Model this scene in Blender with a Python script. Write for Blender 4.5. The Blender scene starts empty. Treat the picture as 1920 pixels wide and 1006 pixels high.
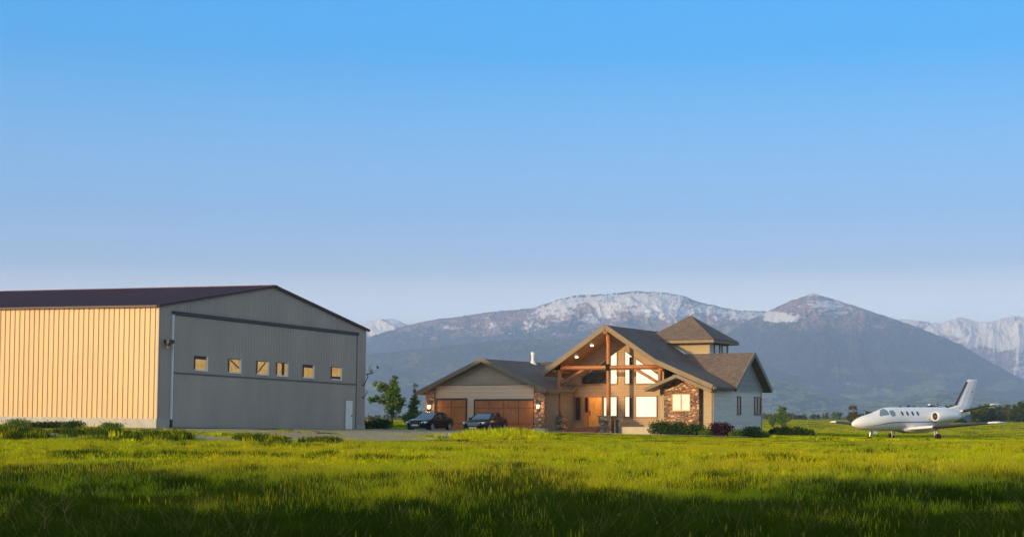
import bpy, math, random
import numpy as np
from math import radians, sin, cos, pi
from mathutils import Vector, Matrix

sc = bpy.context.scene
COL = sc.collection
# ------------------------------------------------------------------ camera
cam_d = bpy.data.cameras.new('camera')
cam = bpy.data.objects.new('camera', cam_d); COL.objects.link(cam)
cam.location = (0, 0, 1.6); cam.rotation_euler = (radians(90), 0, 0)
cam_d.sensor_width = 36; cam_d.lens = 56.25; cam_d.shift_y = 0.1432
cam_d.clip_start = 0.5; cam_d.clip_end = 60000
sc.camera = cam
# ------------------------------------------------------------------ light
SUN_AZ, SUN_EL = radians(46), radians(10)      # azimuth: degrees to the left of straight behind the camera
S2 = Vector((-sin(SUN_AZ)*cos(SUN_EL), -cos(SUN_AZ)*cos(SUN_EL), sin(SUN_EL)))
sun_d = bpy.data.lights.new('sun', 'SUN'); sun_d.energy = 5.0; sun_d.angle = radians(1.2); sun_d.color = (1.0, 0.66, 0.29)
sun = bpy.data.objects.new('sun', sun_d); COL.objects.link(sun); sun.location = (-60, -60, 60)
sun.rotation_euler = (-S2).to_track_quat('-Z', 'Y').to_euler()
W = bpy.data.worlds.new('World'); sc.world = W; W.use_nodes = True
nt = W.node_tree; nt.nodes.clear()
out = nt.nodes.new('ShaderNodeOutputWorld'); bg = nt.nodes.new('ShaderNodeBackground')
sky = nt.nodes.new('ShaderNodeTexSky'); sky.sky_type = 'NISHITA'; sky.sun_disc = False
sky.sun_elevation = SUN_EL; sky.sun_rotation = math.atan2(S2.x, S2.y); sky.air_density = 1.0; sky.dust_density = 0.6; sky.ozone_density = 2.0
tc = nt.nodes.new('ShaderNodeTexCoord'); sep = nt.nodes.new('ShaderNodeSeparateXYZ')
nt.links.new(tc.outputs['Generated'], sep.inputs[0])
mr = nt.nodes.new('ShaderNodeMapRange'); mr.inputs[1].default_value = 0.0; mr.inputs[2].default_value = 1.0
nt.links.new(sep.outputs['Z'], mr.inputs[0])
ramp = nt.nodes.new('ShaderNodeValToRGB'); nt.links.new(mr.outputs[0], ramp.inputs[0])
SKY_STOPS = [(0.0, (3.287, 2.742, 3.777)), (0.059, (3.084, 2.742, 3.777)), (0.076, (2.271, 1.95, 2.433)), (0.092, (1.216, 1.265, 1.878)), (0.125, (0.725, 1.077, 1.725)), (0.158, (0.583, 1.094, 1.71)), (0.19, (0.329, 1.076, 1.736)), (0.221, (0.001, 1.035, 1.782)), (0.251, (0.0, 1.09, 1.943)), (0.32, (2.8, 2.5, 2.2)), (0.5, (4.1, 3.25, 2.35)), (0.7, (2.6, 2.0, 1.5)), (1.0, (1.3, 1.05, 0.85))]
cr = ramp.color_ramp
while len(cr.elements) > 2: cr.elements.remove(cr.elements[-1])
SKY_MAX = max(max(c) for _, c in SKY_STOPS)
for i, (p, c) in enumerate(SKY_STOPS):
    e = cr.elements[i] if i < 2 else cr.elements.new(p)
    e.position = p; e.color = (c[0]/SKY_MAX, c[1]/SKY_MAX, c[2]/SKY_MAX, 1)
mul = nt.nodes.new('ShaderNodeVectorMath'); mul.operation = 'MULTIPLY'
nt.links.new(sky.outputs[0], mul.inputs[0]); nt.links.new(ramp.outputs[0], mul.inputs[1])
mul2 = nt.nodes.new('ShaderNodeVectorMath'); mul2.operation = 'SCALE'; mul2.inputs['Scale'].default_value = SKY_MAX
nt.links.new(mul.outputs[0], mul2.inputs[0])
mrx = nt.nodes.new('ShaderNodeMapRange'); mrx.inputs[1].default_value = -.35; mrx.inputs[2].default_value = .35; mrx.inputs[3].default_value = 1.12; mrx.inputs[4].default_value = .88
nt.links.new(sep.outputs['X'], mrx.inputs[0]); mul3 = nt.nodes.new('ShaderNodeVectorMath'); mul3.operation = 'SCALE'
nt.links.new(mul2.outputs[0], mul3.inputs[0]); nt.links.new(mrx.outputs[0], mul3.inputs['Scale'])
nt.links.new(mul3.outputs[0], bg.inputs[0]); bg.inputs[1].default_value = 0.15
nt.links.new(bg.outputs[0], out.inputs[0])
sc.view_settings.view_transform = 'Standard'; sc.view_settings.look = 'None'
sc.view_settings.exposure = 0.0; sc.view_settings.gamma = 1.0
sc.cycles.use_denoising = True; sc.cycles.max_bounces = 6; sc.cycles.volume_bounces = 2
sc.cycles.transparent_max_bounces = 8; sc.cycles.sample_clamp_indirect = 4

# ------------------------------------------------------------------ helpers
rnd = random.Random(7)
def tag(o, label=None, cat=None, group=None, kind=None):
    if label: o['label'] = label
    if cat: o['category'] = cat
    if group: o['group'] = group
    if kind: o['kind'] = kind
    return o
def empty(name, loc, rot=(0, 0, 0)):
    o = bpy.data.objects.new(name, None); COL.objects.link(o)
    o.location = loc; o.rotation_euler = rot; o.empty_display_size = 0.3
    return o
class Geo:
    def __init__(s, off=(0, 0, 0)): s.v = []; s.f = []; s.m = []; s.starts = []; s.off = Vector(off)
    def add(s, verts, faces, mi=0):
        n = len(s.v); s.starts.append((n, len(s.f))); s.v += [tuple(Vector(v) + s.off) for v in verts]
        for f in faces: s.f.append(tuple(n+i for i in f)); s.m.append(mi)
    def box(s, x0, x1, y0, y1, z0, z1, mi=0):
        V = [(x, y, z) for z in (z0, z1) for y in (y0, y1) for x in (x0, x1)]
        s.add(V, [(0, 2, 3, 1), (4, 5, 7, 6), (0, 1, 5, 4), (2, 6, 7, 3), (0, 4, 6, 2), (1, 3, 7, 5)], mi)
    def prism(s, poly, vec, mi=0, side=None, back=None):
        n = len(poly); vec = Vector(vec)
        V = [Vector(p) for p in poly] + [Vector(p)+vec for p in poly]
        s.add(V, [tuple(range(n))], mi)
        s.add(V, [tuple(range(2*n-1, n-1, -1))], mi if back is None else back)
        s.add(V, [(i, i+n, (i+1) % n+n, (i+1) % n) for i in range(n)], mi if side is None else side)
    def bar(s, p, q, w, h, mi=0):
        p = Vector(p); q = Vector(q); d = (q-p).normalized()
        up = Vector((0, 0, 1)) if abs(d.z) < .95 else Vector((0, 1, 0))
        r = d.cross(up).normalized(); u = r.cross(d).normalized()
        V = [a + r*sx*w/2 + u*sz*h/2 for a in (p, q) for sx, sz in ((-1, -1), (1, -1), (1, 1), (-1, 1))]
        s.add(V, [(0, 1, 2, 3), (7, 6, 5, 4), (0, 4, 5, 1), (1, 5, 6, 2), (2, 6, 7, 3), (3, 7, 4, 0)], mi)
    def tube(s, pts, rad, n=8, mi=0, cap=True):
        rings = []; V = []
        pts = [Vector(p) for p in pts]
        if not hasattr(rad, '__len__'): rad = [rad]*len(pts)
        for i, p in enumerate(pts):
            d = (pts[min(i+1, len(pts)-1)] - pts[max(i-1, 0)]).normalized()
            up = Vector((0, 0, 1)) if abs(d.z) < .9 else Vector((1, 0, 0))
            r = d.cross(up).normalized(); u = r.cross(d)
            for k in range(n): V.append(p + (r*cos(2*pi*k/n) + u*sin(2*pi*k/n))*rad[i])
        F = [(i*n+k, i*n+(k+1) % n, (i+1)*n+(k+1) % n, (i+1)*n+k) for i in range(len(pts)-1) for k in range(n)]
        if cap: F += [tuple(range(n-1, -1, -1)), tuple((len(pts)-1)*n+k for k in range(n))]
        s.add(V, F, mi)
    def loft(s, rings, mi=0, cap=True, closed=True):
        n = len(rings[0]); V = [v for r in rings for v in r]; m = n if closed else n-1
        F = [(i*n+k, i*n+(k+1) % n, (i+1)*n+(k+1) % n, (i+1)*n+k) for i in range(len(rings)-1) for k in range(m)]
        if cap and closed: F += [tuple(range(n-1, -1, -1)), tuple((len(rings)-1)*n+k for k in range(n))]
        s.add(V, F, mi)
    def build(s, name, mats, parent=None, smooth=False, recalc=True):
        if not isinstance(mats, (list, tuple)): mats = [mats]
        me = bpy.data.meshes.new(name); me.from_pydata(s.v, [], s.f)
        for m in mats: me.materials.append(m)
        me.polygons.foreach_set('material_index', s.m)
        if smooth: me.polygons.foreach_set('use_smooth', [True]*len(me.polygons))
        if recalc:
            import bmesh
            bm = bmesh.new(); bm.from_mesh(me); bmesh.ops.recalc_face_normals(bm, faces=bm.faces); bm.to_mesh(me); bm.free()
        me.update()
        o = bpy.data.objects.new(name, me); COL.objects.link(o)
        if parent is not None: o.parent = parent
        return o
def pieces(g, name, mats, parent, **k):
    """every solid of g as an object of its own"""
    out = []; n = len(g.starts)
    for i, (v0, f0) in enumerate(g.starts):
        v1, f1 = g.starts[i+1] if i+1 < n else (len(g.v), len(g.f))
        q = Geo(); q.v = g.v[v0:v1]; q.f = [tuple(j-v0 for j in f) for f in g.f[f0:f1]]; q.m = g.m[f0:f1]
        out.append(q.build(name, mats, parent, **k))
    return out
def bevel(o, w=.02, seg=2):
    m = o.modifiers.new('bevel', 'BEVEL'); m.width = w; m.segments = seg; m.limit_method = 'ANGLE'; m.angle_limit = radians(40)
    return o

# ------------------------------------------------------------------ materials
class NT:
    def __init__(s, name):
        s.mat = bpy.data.materials.new(name); s.mat.use_nodes = True; s.t = s.mat.node_tree; s.n = s.t.nodes; s.l = s.t.links
        s.b = s.n['Principled BSDF']; s.out = s.n['Material Output']
    def node(s, k, **kw):
        n = s.n.new(k)
        for a, v in kw.items(): setattr(n, a, v)
        return n
    def coord(s, kind='Object', scale=(1, 1, 1), rot=(0, 0, 0)):
        c = s.node('ShaderNodeTexCoord'); m = s.node('ShaderNodeMapping'); m.inputs['Scale'].default_value = scale; m.inputs['Rotation'].default_value = rot
        s.l.new(c.outputs[kind], m.inputs[0]); return m.outputs[0]
    def noise(s, vec, scale=1, detail=4, rough=.55):
        n = s.node('ShaderNodeTexNoise'); n.inputs['Scale'].default_value = scale; n.inputs['Detail'].default_value = detail; n.inputs['Roughness'].default_value = rough
        if vec: s.l.new(vec, n.inputs['Vector'])
        return n.outputs['Fac']
    def ramp(s, fac, stops):
        r = s.node('ShaderNodeValToRGB'); e = r.color_ramp.elements
        for i, (p, c) in enumerate(stops):
            x = e[i] if i < 2 else e.new(p)
            x.position = p; x.color = (*c, 1) if len(c) == 3 else c
        s.l.new(fac, r.inputs[0]); return r.outputs[0]
    def bump(s, h, strength=.4, dist=.02):
        b = s.node('ShaderNodeBump'); b.inputs['Strength'].default_value = strength; b.inputs['Distance'].default_value = dist
        s.l.new(h, b.inputs['Height']); s.l.new(b.outputs[0], s.b.inputs['Normal']); return b
    def mix(s, f, a, b, mode='MIX'):
        m = s.node('ShaderNodeMix', data_type='RGBA', blend_type=mode)
        for sock, v in ((m.inputs[0], f), (m.inputs[6], a), (m.inputs[7], b)):
            if hasattr(v, 'links') or hasattr(v, 'is_linked'): s.l.new(v, sock)
            else: sock.default_value = v if not isinstance(v, tuple) else (*v, 1)
        return m.outputs[2]
def sh(c, f): return tuple(min(1, x*f) for x in c)
def mat(name, c, rough=.6, var=.15, scale=3, metal=0, bump=0, spec=.5, stretch=(1, 1, 1), coat=0):
    m = NT(name); v = m.coord('Object', stretch)
    f = m.noise(v, scale, 5)
    m.l.new(m.ramp(f, [(.3, sh(c, 1-var)), (.7, sh(c, 1+var))]), m.b.inputs['Base Color'])
    m.b.inputs['Roughness'].default_value = rough; m.b.inputs['Metallic'].default_value = metal
    m.b.inputs['Specular IOR Level'].default_value = spec; m.b.inputs['Coat Weight'].default_value = coat
    if bump: m.bump(m.noise(v, scale*6, 4), bump)
    return m.mat
def emit(name, c, strength, c2=None, scale=2):
    m = NT(name); v = m.coord('Object'); f = m.noise(v, scale, 3)
    col = m.ramp(f, [(.35, c2 or sh(c, .8)), (.65, c)])
    m.l.new(col, m.b.inputs['Emission Color']); m.b.inputs['Emission Strength'].default_value = strength
    m.b.inputs['Base Color'].default_value = (.05, .05, .05, 1); m.b.inputs['Roughness'].default_value = .15
    return m.mat
def siding(name, c, pitch=.17, var=.1, depth=.014):
    m = NT(name); v = m.coord('Object'); s = m.node('ShaderNodeSeparateXYZ'); m.l.new(v, s.inputs[0])
    d = m.node('ShaderNodeMath', operation='DIVIDE'); d.inputs[1].default_value = pitch; m.l.new(s.outputs['Z'], d.inputs[0])
    fr = m.node('ShaderNodeMath', operation='FRACT'); m.l.new(d.outputs[0], fr.inputs[0])
    inv = m.node('ShaderNodeMath', operation='SUBTRACT'); inv.inputs[0].default_value = 1; m.l.new(fr.outputs[0], inv.inputs[1])
    m.bump(inv.outputs[0], 1.0, depth)
    fl = m.node('ShaderNodeMath', operation='FLOOR'); m.l.new(d.outputs[0], fl.inputs[0])
    wn = m.node('ShaderNodeTexWhiteNoise', noise_dimensions='1D'); m.l.new(fl.outputs[0], wn.inputs['W'])
    f = m.noise(m.coord('Object', (.4, .4, 3)), 2, 5)
    a = m.node('ShaderNodeMath', operation='ADD'); m.l.new(f, a.inputs[0])
    w2 = m.node('ShaderNodeMath', operation='MULTIPLY'); w2.inputs[1].default_value = .35; m.l.new(wn.outputs['Value'], w2.inputs[0]); m.l.new(w2.outputs[0], a.inputs[1])
    base = m.ramp(a.outputs[0], [(.35, sh(c, 1-var)), (.95, sh(c, 1+var))])
    lap_shade = m.ramp(fr.outputs[0], [(0, (.55,)*3), (.12, (1,)*3)])     # line of shade at each lap, painted into the colour
    m.l.new(m.mix(1.0, base, lap_shade, 'MULTIPLY'), m.b.inputs['Base Color'])
    m.b.inputs['Roughness'].default_value = .65
    return m.mat
def stone(name):
    m = NT(name); v = m.coord('Object', (1, 1, 1.7))
    n0 = m.noise(m.coord('Object'), 6, 3)
    vo = m.node('ShaderNodeTexVoronoi'); vo.inputs['Scale'].default_value = 3.6; m.l.new(v, vo.inputs['Vector'])
    ve = m.node('ShaderNodeTexVoronoi', feature='DISTANCE_TO_EDGE'); ve.inputs['Scale'].default_value = 3.6; m.l.new(v, ve.inputs['Vector'])
    sp = m.node('ShaderNodeSeparateXYZ'); m.l.new(vo.outputs['Color'], sp.inputs[0])
    c = m.ramp(sp.outputs['X'], [(0, (.10, .06, .045)), (.25, (.30, .14, .06)), (.5, (.55, .27, .13)), (.72, (.24, .15, .11)), (.9, (.66, .44, .27))])
    c2 = m.mix(n0, sh((.6, .6, .6), 1), (1.3, 1.3, 1.3)); c3 = m.mix(1.0, c, c2, 'MULTIPLY')
    e = m.ramp(ve.outputs['Distance'], [(.02, (0, 0, 0)), (.09, (1, 1, 1))])
    m.l.new(m.mix(e, (.16, .12, .09), c3), m.b.inputs['Base Color'])
    m.bump(e, 1.0, .05); m.b.inputs['Roughness'].default_value = .85
    return m.mat
def shingle(name, ca, cb, cc):
    m = NT(name); v = m.coord('Object')
    br = m.node('ShaderNodeTexBrick'); br.inputs['Scale'].default_value = 1.0; br.offset = .5
    br.inputs['Brick Width'].default_value = .32; br.inputs['Row Height'].default_value = .16; br.inputs['Mortar Size'].default_value = .008
    br.inputs['Color1'].default_value = (*ca, 1); br.inputs['Color2'].default_value = (*cb, 1); br.inputs['Mortar'].default_value = (*sh(ca, .5), 1)
    m.l.new(v, br.inputs['Vector'])
    f = m.noise(v, 9, 3, .8); big = m.noise(v, .5, 4)
    c = m.mix(m.ramp(f, [(.42, (0, 0, 0)), (.62, (1, 1, 1))]), br.outputs['Color'], cc)
    c = m.mix(1.0, c, m.ramp(big, [(.3, (.85, .85, .85)), (.7, (1.12, 1.12, 1.12))]), 'MULTIPLY')
    m.l.new(c, m.b.inputs['Base Color']); m.b.inputs['Roughness'].default_value = .9
    m.bump(f, .6, .02)
    return m.mat
def wood(name, c, vert=False, rough=.5):
    m = NT(name); v = m.coord('Object', (1, 1, .12) if vert else (.12, .12, 1))
    f = m.noise(v, 14, 5, .65); g = m.noise(m.coord('Object'), 1.6, 3)
    col = m.ramp(f, [(.3, sh(c, .65)), (.7, sh(c, 1.25))])
    m.l.new(m.mix(1.0, col, m.ramp(g, [(.3, (.8, .8, .8)), (.7, (1.15, 1.15, 1.15))]), 'MULTIPLY'), m.b.inputs['Base Color'])
    m.b.inputs['Roughness'].default_value = rough; m.bump(f, .3, .01)
    return m.mat
def leaf(name, c1, c2, c3=None, trans=.35):
    m = NT(name); g = m.node('ShaderNodeNewGeometry')
    c = m.ramp(g.outputs['Random Per Island'], [(0, c1), (.6, c2), (1, c3 or sh(c2, 1.5))])
    d = m.node('ShaderNodeBsdfDiffuse'); t = m.node('ShaderNodeBsdfTranslucent'); x = m.node('ShaderNodeMixShader'); x.inputs[0].default_value = trans
    m.l.new(c, d.inputs[0]); m.l.new(c, t.inputs[0]); m.l.new(d.outputs[0], x.inputs[1]); m.l.new(t.outputs[0], x.inputs[2])
    m.l.new(x.outputs[0], m.out.inputs[0])
    return m.mat

M = dict(
 hang_tan=mat('tan_ribbed_steel', (.48, .335, .17), .42, .07, .6, 0, 0, stretch=(1, 1, .3)),
 hang_grey=mat('grey_ribbed_steel', (.36, .31, .275), .5, .10, .5, 0, 0, stretch=(1, 1, .35)),
 hang_door=mat('grey_door_steel', (.37, .32, .28), .5, .10, .45, 0, 0, stretch=(1, 1, .35)),
 hang_roof=mat('maroon_roof_steel', (.105, .055, .075), .6, .15, .7, spec=.2),
 maroon=mat('maroon_trim', (.028, .008, .012), .5, .1, 2),
 dark=mat('dark_trim', (.025, .025, .027), .5, .15, 3),
 concrete=mat('concrete', (.36, .36, .34), .85, .16, 2.5, 0, .2),
 pathc=mat('pale_path_concrete', (.55, .50, .40), .85, .12, 1.5),
 white=mat('white_paint', (.78, .78, .76), .4, .05, 3),
 lt_metal=mat('pale_metal', (.45, .45, .45), .35, .1, 3, .6),
 stone=stone('stone_veneer'),
 sid_tan=siding('tan_lap_siding', (.68, .46, .30)), sid_dark=siding('taupe_lap_siding', (.33, .24, .155)),
 sid_gold=siding('beige_lap_siding', (.36, .28, .17)), sid_blue=siding('east_lap_siding', (.64, .60, .56)),
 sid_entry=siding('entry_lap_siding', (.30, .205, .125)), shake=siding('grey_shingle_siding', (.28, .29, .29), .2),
 shingle=shingle('asphalt_shingles', (.145, .12, .11), (.25, .175, .135), (.08, .07, .066)),
 fascia=mat('taupe_fascia', (.17, .125, .075), .6, .12, 2), soffit=wood('pine_soffit', (.26, .13, .05)),
 timber=wood('log_timber', (.34, .125, .035)), timber_v=wood('log_timber_upright', (.34, .125, .035), True),
 gdoor=wood('cedar_garage_door', (.44, .145, .04), True, .45), trim=mat('taupe_trim', (.32, .27, .20), .6, .08, 2),
 edoor=wood('pine_entry_door', (.80, .34, .045), True, .4), wframe=wood('brown_window_frame', (.17, .085, .035)),
 deck=wood('red_cedar_steps', (.33, .10, .03)),
 glow=emit('lit_window', (1, .90, .68), 1.25, (1, .84, .56)), glow2=emit('lit_window_amber', (1, .74, .42), 1.1, (1, .85, .6)),
 amber=emit('lit_hangar_window', (.62, .36, .08), .8, (.40, .22, .05), 3),
 lampm=emit('lamp_glass', (1, .85, .55), 5), 
 glass=mat('dark_glass', (.012, .014, .018), .06, .1, 2, 0, 0, 1),
 bglass=mat('sky_tint_glass', (.16, .25, .36), .12, .1, 2, 0, 0, 1),  # pale blue base: sky reflection painted into the glass colour
 carpaint=mat('black_car_paint', (.003, .003, .004), .14, .1, 1, 0, 0, .22, coat=.12), tyre=mat('tyre_rubber', (.015, .015, .015), .85, .1, 5),
 alloy=mat('alloy_wheel', (.62, .62, .63), .3, .05, 3, .8), chrome=mat('chrome', (.75, .75, .76), .12, .05, 3, 1),
 headl=mat('headlight_glass', (.85, .87, .9), .08, .1, 6, .2), 
 jet=mat('white_jet_paint', (.86, .86, .88), .25, .02, 1.2, 0, 0, .6, coat=.4), stripe=mat('grey_stripe', (.16, .18, .21), .3, .05, 2),
 bark=mat('bark', (.12, .085, .055), .9, .3, 8, 0, .4),
)

# ------------------------------------------------------------------ ground shape
def sm(x, a, b):
    t = np.clip((x-a)/(b-a), 0, 1); return t*t*(3-2*t)
def gz(x, y):
    x = np.asarray(x, float); y = np.asarray(y, float)
    xc = np.clip(x, -45, 45)
    k = np.clip((x+18)/16, 0, 1); a = 66+26*k; t = np.clip((y-a)/(30-8*k), 0, 1)
    return (.35-.022*xc)*t*t*(3-2*t)*(1-sm(y, 190, 480))
def _h(ix, iy, seed):
    n = (ix*374761393 + iy*668265263 + seed*974711) & 0xffffffff
    n = ((n ^ (n >> 13))*1274126177) & 0xffffffff
    return ((n ^ (n >> 16)) & 0xffff)/65535.0
def vn(x, y, seed=0):
    x = np.asarray(x, float); y = np.asarray(y, float)
    ix = np.floor(x).astype(np.int64); iy = np.floor(y).astype(np.int64); fx = x-ix; fy = y-iy
    u = fx*fx*fx*(fx*(fx*6-15)+10); v = fy*fy*fy*(fy*(fy*6-15)+10)
    a = _h(ix, iy, seed); b = _h(ix+1, iy, seed); c = _h(ix, iy+1, seed); d = _h(ix+1, iy+1, seed)
    return (a+(b-a)*u)+((c+(d-c)*u)-(a+(b-a)*u))*v
def fbm(x, y, seed=0, oct=5, g=.5, ridge=False):
    s = 0; a = 1; t = 0
    for o in range(oct):
        n = vn(x*2**o+17.3*o, y*2**o-9.1*o, seed+o)
        if ridge: n = 1-np.abs(2*n-1)
        s = s+a*n; t += a; a *= g
    return s/t
def grid_mesh(name, X, Y, Z, mats, cols=None, smooth=True):
    r, c = X.shape; me = bpy.data.meshes.new(name)
    co = np.stack([X, Y, Z], -1).reshape(-1, 3)
    i = np.arange(r*c).reshape(r, c)
    q = np.stack([i[:-1, :-1], i[:-1, 1:], i[1:, 1:], i[1:, :-1]], -1).reshape(-1, 4)
    me.vertices.add(len(co)); me.vertices.foreach_set('co', co.ravel())
    me.loops.add(q.size); me.loops.foreach_set('vertex_index', q.ravel().astype(np.int32))
    me.polygons.add(len(q)); me.polygons.foreach_set('loop_start', np.arange(0, q.size, 4, dtype=np.int32))
    me.polygons.foreach_set('loop_total', np.full(len(q), 4, np.int32)) if False else None
    me.update(calc_edges=True)
    if smooth: me.polygons.foreach_set('use_smooth', np.ones(len(q), bool))
    if cols is not None:
        at = me.color_attributes.new('tint', 'FLOAT_COLOR', 'POINT')
        at.data.foreach_set('color', np.concatenate([cols.reshape(-1, 3), np.ones((r*c, 1))], 1).ravel())
    for m in mats: me.materials.append(m)
    o = bpy.data.objects.new(name, me); COL.objects.link(o); return o

# ground sheet
def ground_mat():
    m = NT('meadow_ground'); g = m.node('ShaderNodeNewGeometry')
    mp = m.node('ShaderNodeMapping'); mp.inputs['Scale'].default_value = (.02, .006, 1); m.l.new(g.outputs['Position'], mp.inputs[0])
    big = m.noise(mp.outputs[0], 1, 6, .6)
    mp2 = m.node('ShaderNodeMapping'); mp2.inputs['Scale'].default_value = (1.2, .5, 1); m.l.new(g.outputs['Position'], mp2.inputs[0])
    f = m.noise(mp2.outputs[0], 1.5, 6, .7)
    c = m.ramp(big, [(.35, (.085, .10, .022)), (.5, (.13, .125, .035)), (.62, (.17, .145, .05)), (.75, (.08, .10, .02))])
    c2 = m.ramp(f, [(.3, (.6, .6, .6)), (.7, (1.4, 1.4, 1.4))])
    m.l.new(m.mix(1.0, c, c2, 'MULTIPLY'), m.b.inputs['Base Color']); m.b.inputs['Roughness'].default_value = 1
    m.b.inputs['Specular IOR Level'].default_value = .1; m.bump(f, 1, .25)
    return m.mat
ys = np.concatenate([np.linspace(-150, 60, 22), np.linspace(62, 130, 69), np.linspace(134, 500, 60), np.geomspace(520, 12200, 40)])
xs = np.concatenate([-np.geomspace(7600, 70, 26), np.linspace(-66, 66, 67), np.geomspace(70, 7600, 26)])
Xg, Yg = np.meshgrid(xs, ys)
tag(grid_mesh('ground', Xg, Yg, gz(Xg, Yg), [ground_mat()]), kind='structure')

def drape(name, poly, mats, lift=.03, step=.7, rough=0):
    """sheet following the ground inside a polygon"""
    P = [Vector((p[0], p[1], 0)) for p in poly]
    import bmesh
    bm = bmesh.new(); f = bm.faces.new([bm.verts.new(p) for p in P])
    x0 = min(p.x for p in P); x1 = max(p.x for p in P); y0 = min(p.y for p in P); y1 = max(p.y for p in P)
    x = x0+step
    while x < x1:
        bmesh.ops.bisect_plane(bm, geom=bm.verts[:]+bm.edges[:]+bm.faces[:], plane_co=(x, 0, 0), plane_no=(1, 0, 0)); x += step
    y = y0+step
    while y < y1:
        bmesh.ops.bisect_plane(bm, geom=bm.verts[:]+bm.edges[:]+bm.faces[:], plane_co=(0, y, 0), plane_no=(0, 1, 0)); y += step
    for v in bm.verts: v.co.z = float(gz(v.co.x, v.co.y))+lift
    bmesh.ops.recalc_face_normals(bm, faces=bm.faces)
    me = bpy.data.meshes.new(name); bm.to_mesh(me); bm.free()
    if me.polygons[0].normal.z < 0: me.flip_normals()
    me.materials.append(mats); o = bpy.data.objects.new(name, me); COL.objects.link(o); return o
GRAVEL = [(-27, 80), (-17, 79), (-12, 84), (-6, 93), (-1.5, 100), (1.0, 104.5), (3.0, 110.5), (2.2, 122.2), (-6.6, 126.6), (-9, 117), (-11, 112), (-21.2, 93.2), (-29, 92)]
gm = NT('gravel'); _v = gm.coord('Object'); _f = gm.noise(_v, 5, 6, .75); _b = gm.noise(_v, .3, 3)
gm.l.new(gm.mix(_b, gm.ramp(_f, [(.3, (.20, .165, .11)), (.7, (.46, .38, .25))]), gm.ramp(_f, [(.3, (.24, .21, .15)), (.7, (.52, .45, .32))])), gm.b.inputs['Base Color'])
gm.b.inputs['Roughness'].default_value = .95; gm.bump(_f, .8, .05)
tag(drape('gravel_driveway', GRAVEL, gm.mat, .03), kind='structure')
WALK = [(2.4, 112.3), (9, 109.6), (15.9, 108.0), (16.1, 109.1), (9.3, 110.9), (3.2, 113.6)]
tag(drape('path', WALK, M['pathc'], .17, 1.0), kind='structure')

# ------------------------------------------------------------------ mountains
def mtn_mat():
    m = NT('mountain_cover'); a = m.node('ShaderNodeAttribute', attribute_name='tint')
    g = m.node('ShaderNodeNewGeometry')
    mp = m.node('ShaderNodeMapping'); mp.inputs['Scale'].default_value = (.035, .035, .05); m.l.new(g.outputs['Position'], mp.inputs[0])
    f = m.noise(mp.outputs[0], 1.3, 5, .75)
    bw = m.node('ShaderNodeRGBToBW'); m.l.new(a.outputs['Color'], bw.inputs[0])
    k = m.ramp(bw.outputs[0], [(.35, (1, 1, 1)), (.6, (.12, .12, .12))])          # snow keeps its own brightness
    m.l.new(m.mix(k, a.outputs['Color'], m.mix(1.0, a.outputs['Color'], m.ramp(f, [(.36, (.35, .35, .35)), (.64, (1.8, 1.8, 1.8))]), 'MULTIPLY')), m.b.inputs['Base Color'])
    m.b.inputs['Roughness'].default_value = 1; m.b.inputs['Specular IOR Level'].default_value = .05
    return m.mat
MM = mtn_mat()
def blob(px, py, cx, cy, rx, ry): return np.exp(-(((px-cx)/rx)**2+((py-cy)/ry)**2))
def mountain(name, prof, Dc, Df, seed, colf, jag=1.5, cols=1300, rows=240, p=1.3, amp=.13, ridge_f=75., base=0):
    pr = np.array(prof, float); px = np.linspace(pr[0, 0], pr[-1, 0], cols); t = np.linspace(0, 1.14, rows)
    sky_y = np.interp(px, pr[:, 0], pr[:, 1])
    k = np.exp(-np.linspace(-2, 2, 15)**2); k /= k.sum(); sky_y = np.convolve(np.pad(sky_y, 7, 'edge'), k, 'valid')
    jg = jag*(fbm(px/9., px*0+3.3, seed+40, 5, .6)-.5)*3
    PX, T = np.meshgrid(px, t); H0 = (778-sky_y)[None, :]/3000*Dc
    D = Df+(Dc-Df)*T
    s = np.where(T <= 1, T**p, 1-(T-1)*2.2)
    win = np.clip(T, 0, 1)*(1-np.clip(T, 0, 1)**9)
    warp = (fbm(PX/130., T*2, seed+9, 3)-.5)*1.6
    n = fbm(PX/ridge_f+warp, T*3.6+warp*.8, seed, 5, .5, True)-.55
    n2 = fbm(PX/(ridge_f*.22)+warp, T*15, seed+3, 4, .55)-.5
    Z = H0*(s+win*(amp*2*n+amp*.30*n2)) + 1.6*np.clip(T, 0, 1) + (jg[None, :]/3000*Dc)*np.exp(-((T-1)/.035)**2)
    Z = np.maximum(Z, -1) if base == 0 else Z
    X = (PX-960)/3000*D
    PY = 778-(Z-1.6)/D*3000
    gx = np.gradient(Z, axis=1); gy = np.gradient(Z, axis=0)
    c = colf(PX, PY, T, Z, n, seed, D)
    return tag(grid_mesh(name, X, D, Z, [MM], c), kind='structure')
FOREST = np.array((.030, .048, .052)); MEADOW = np.array((.17, .21, .09)); ROCK = np.array((.30, .20, .20)); SNOW = np.array((.92, .93, .97)); SCRUB = np.array((.10, .095, .06))  # FOREST is blued: part of the distance haze sits in its colour
def lerp(a, b, f): return a*(1-f[..., None])+b*f[..., None]
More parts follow.
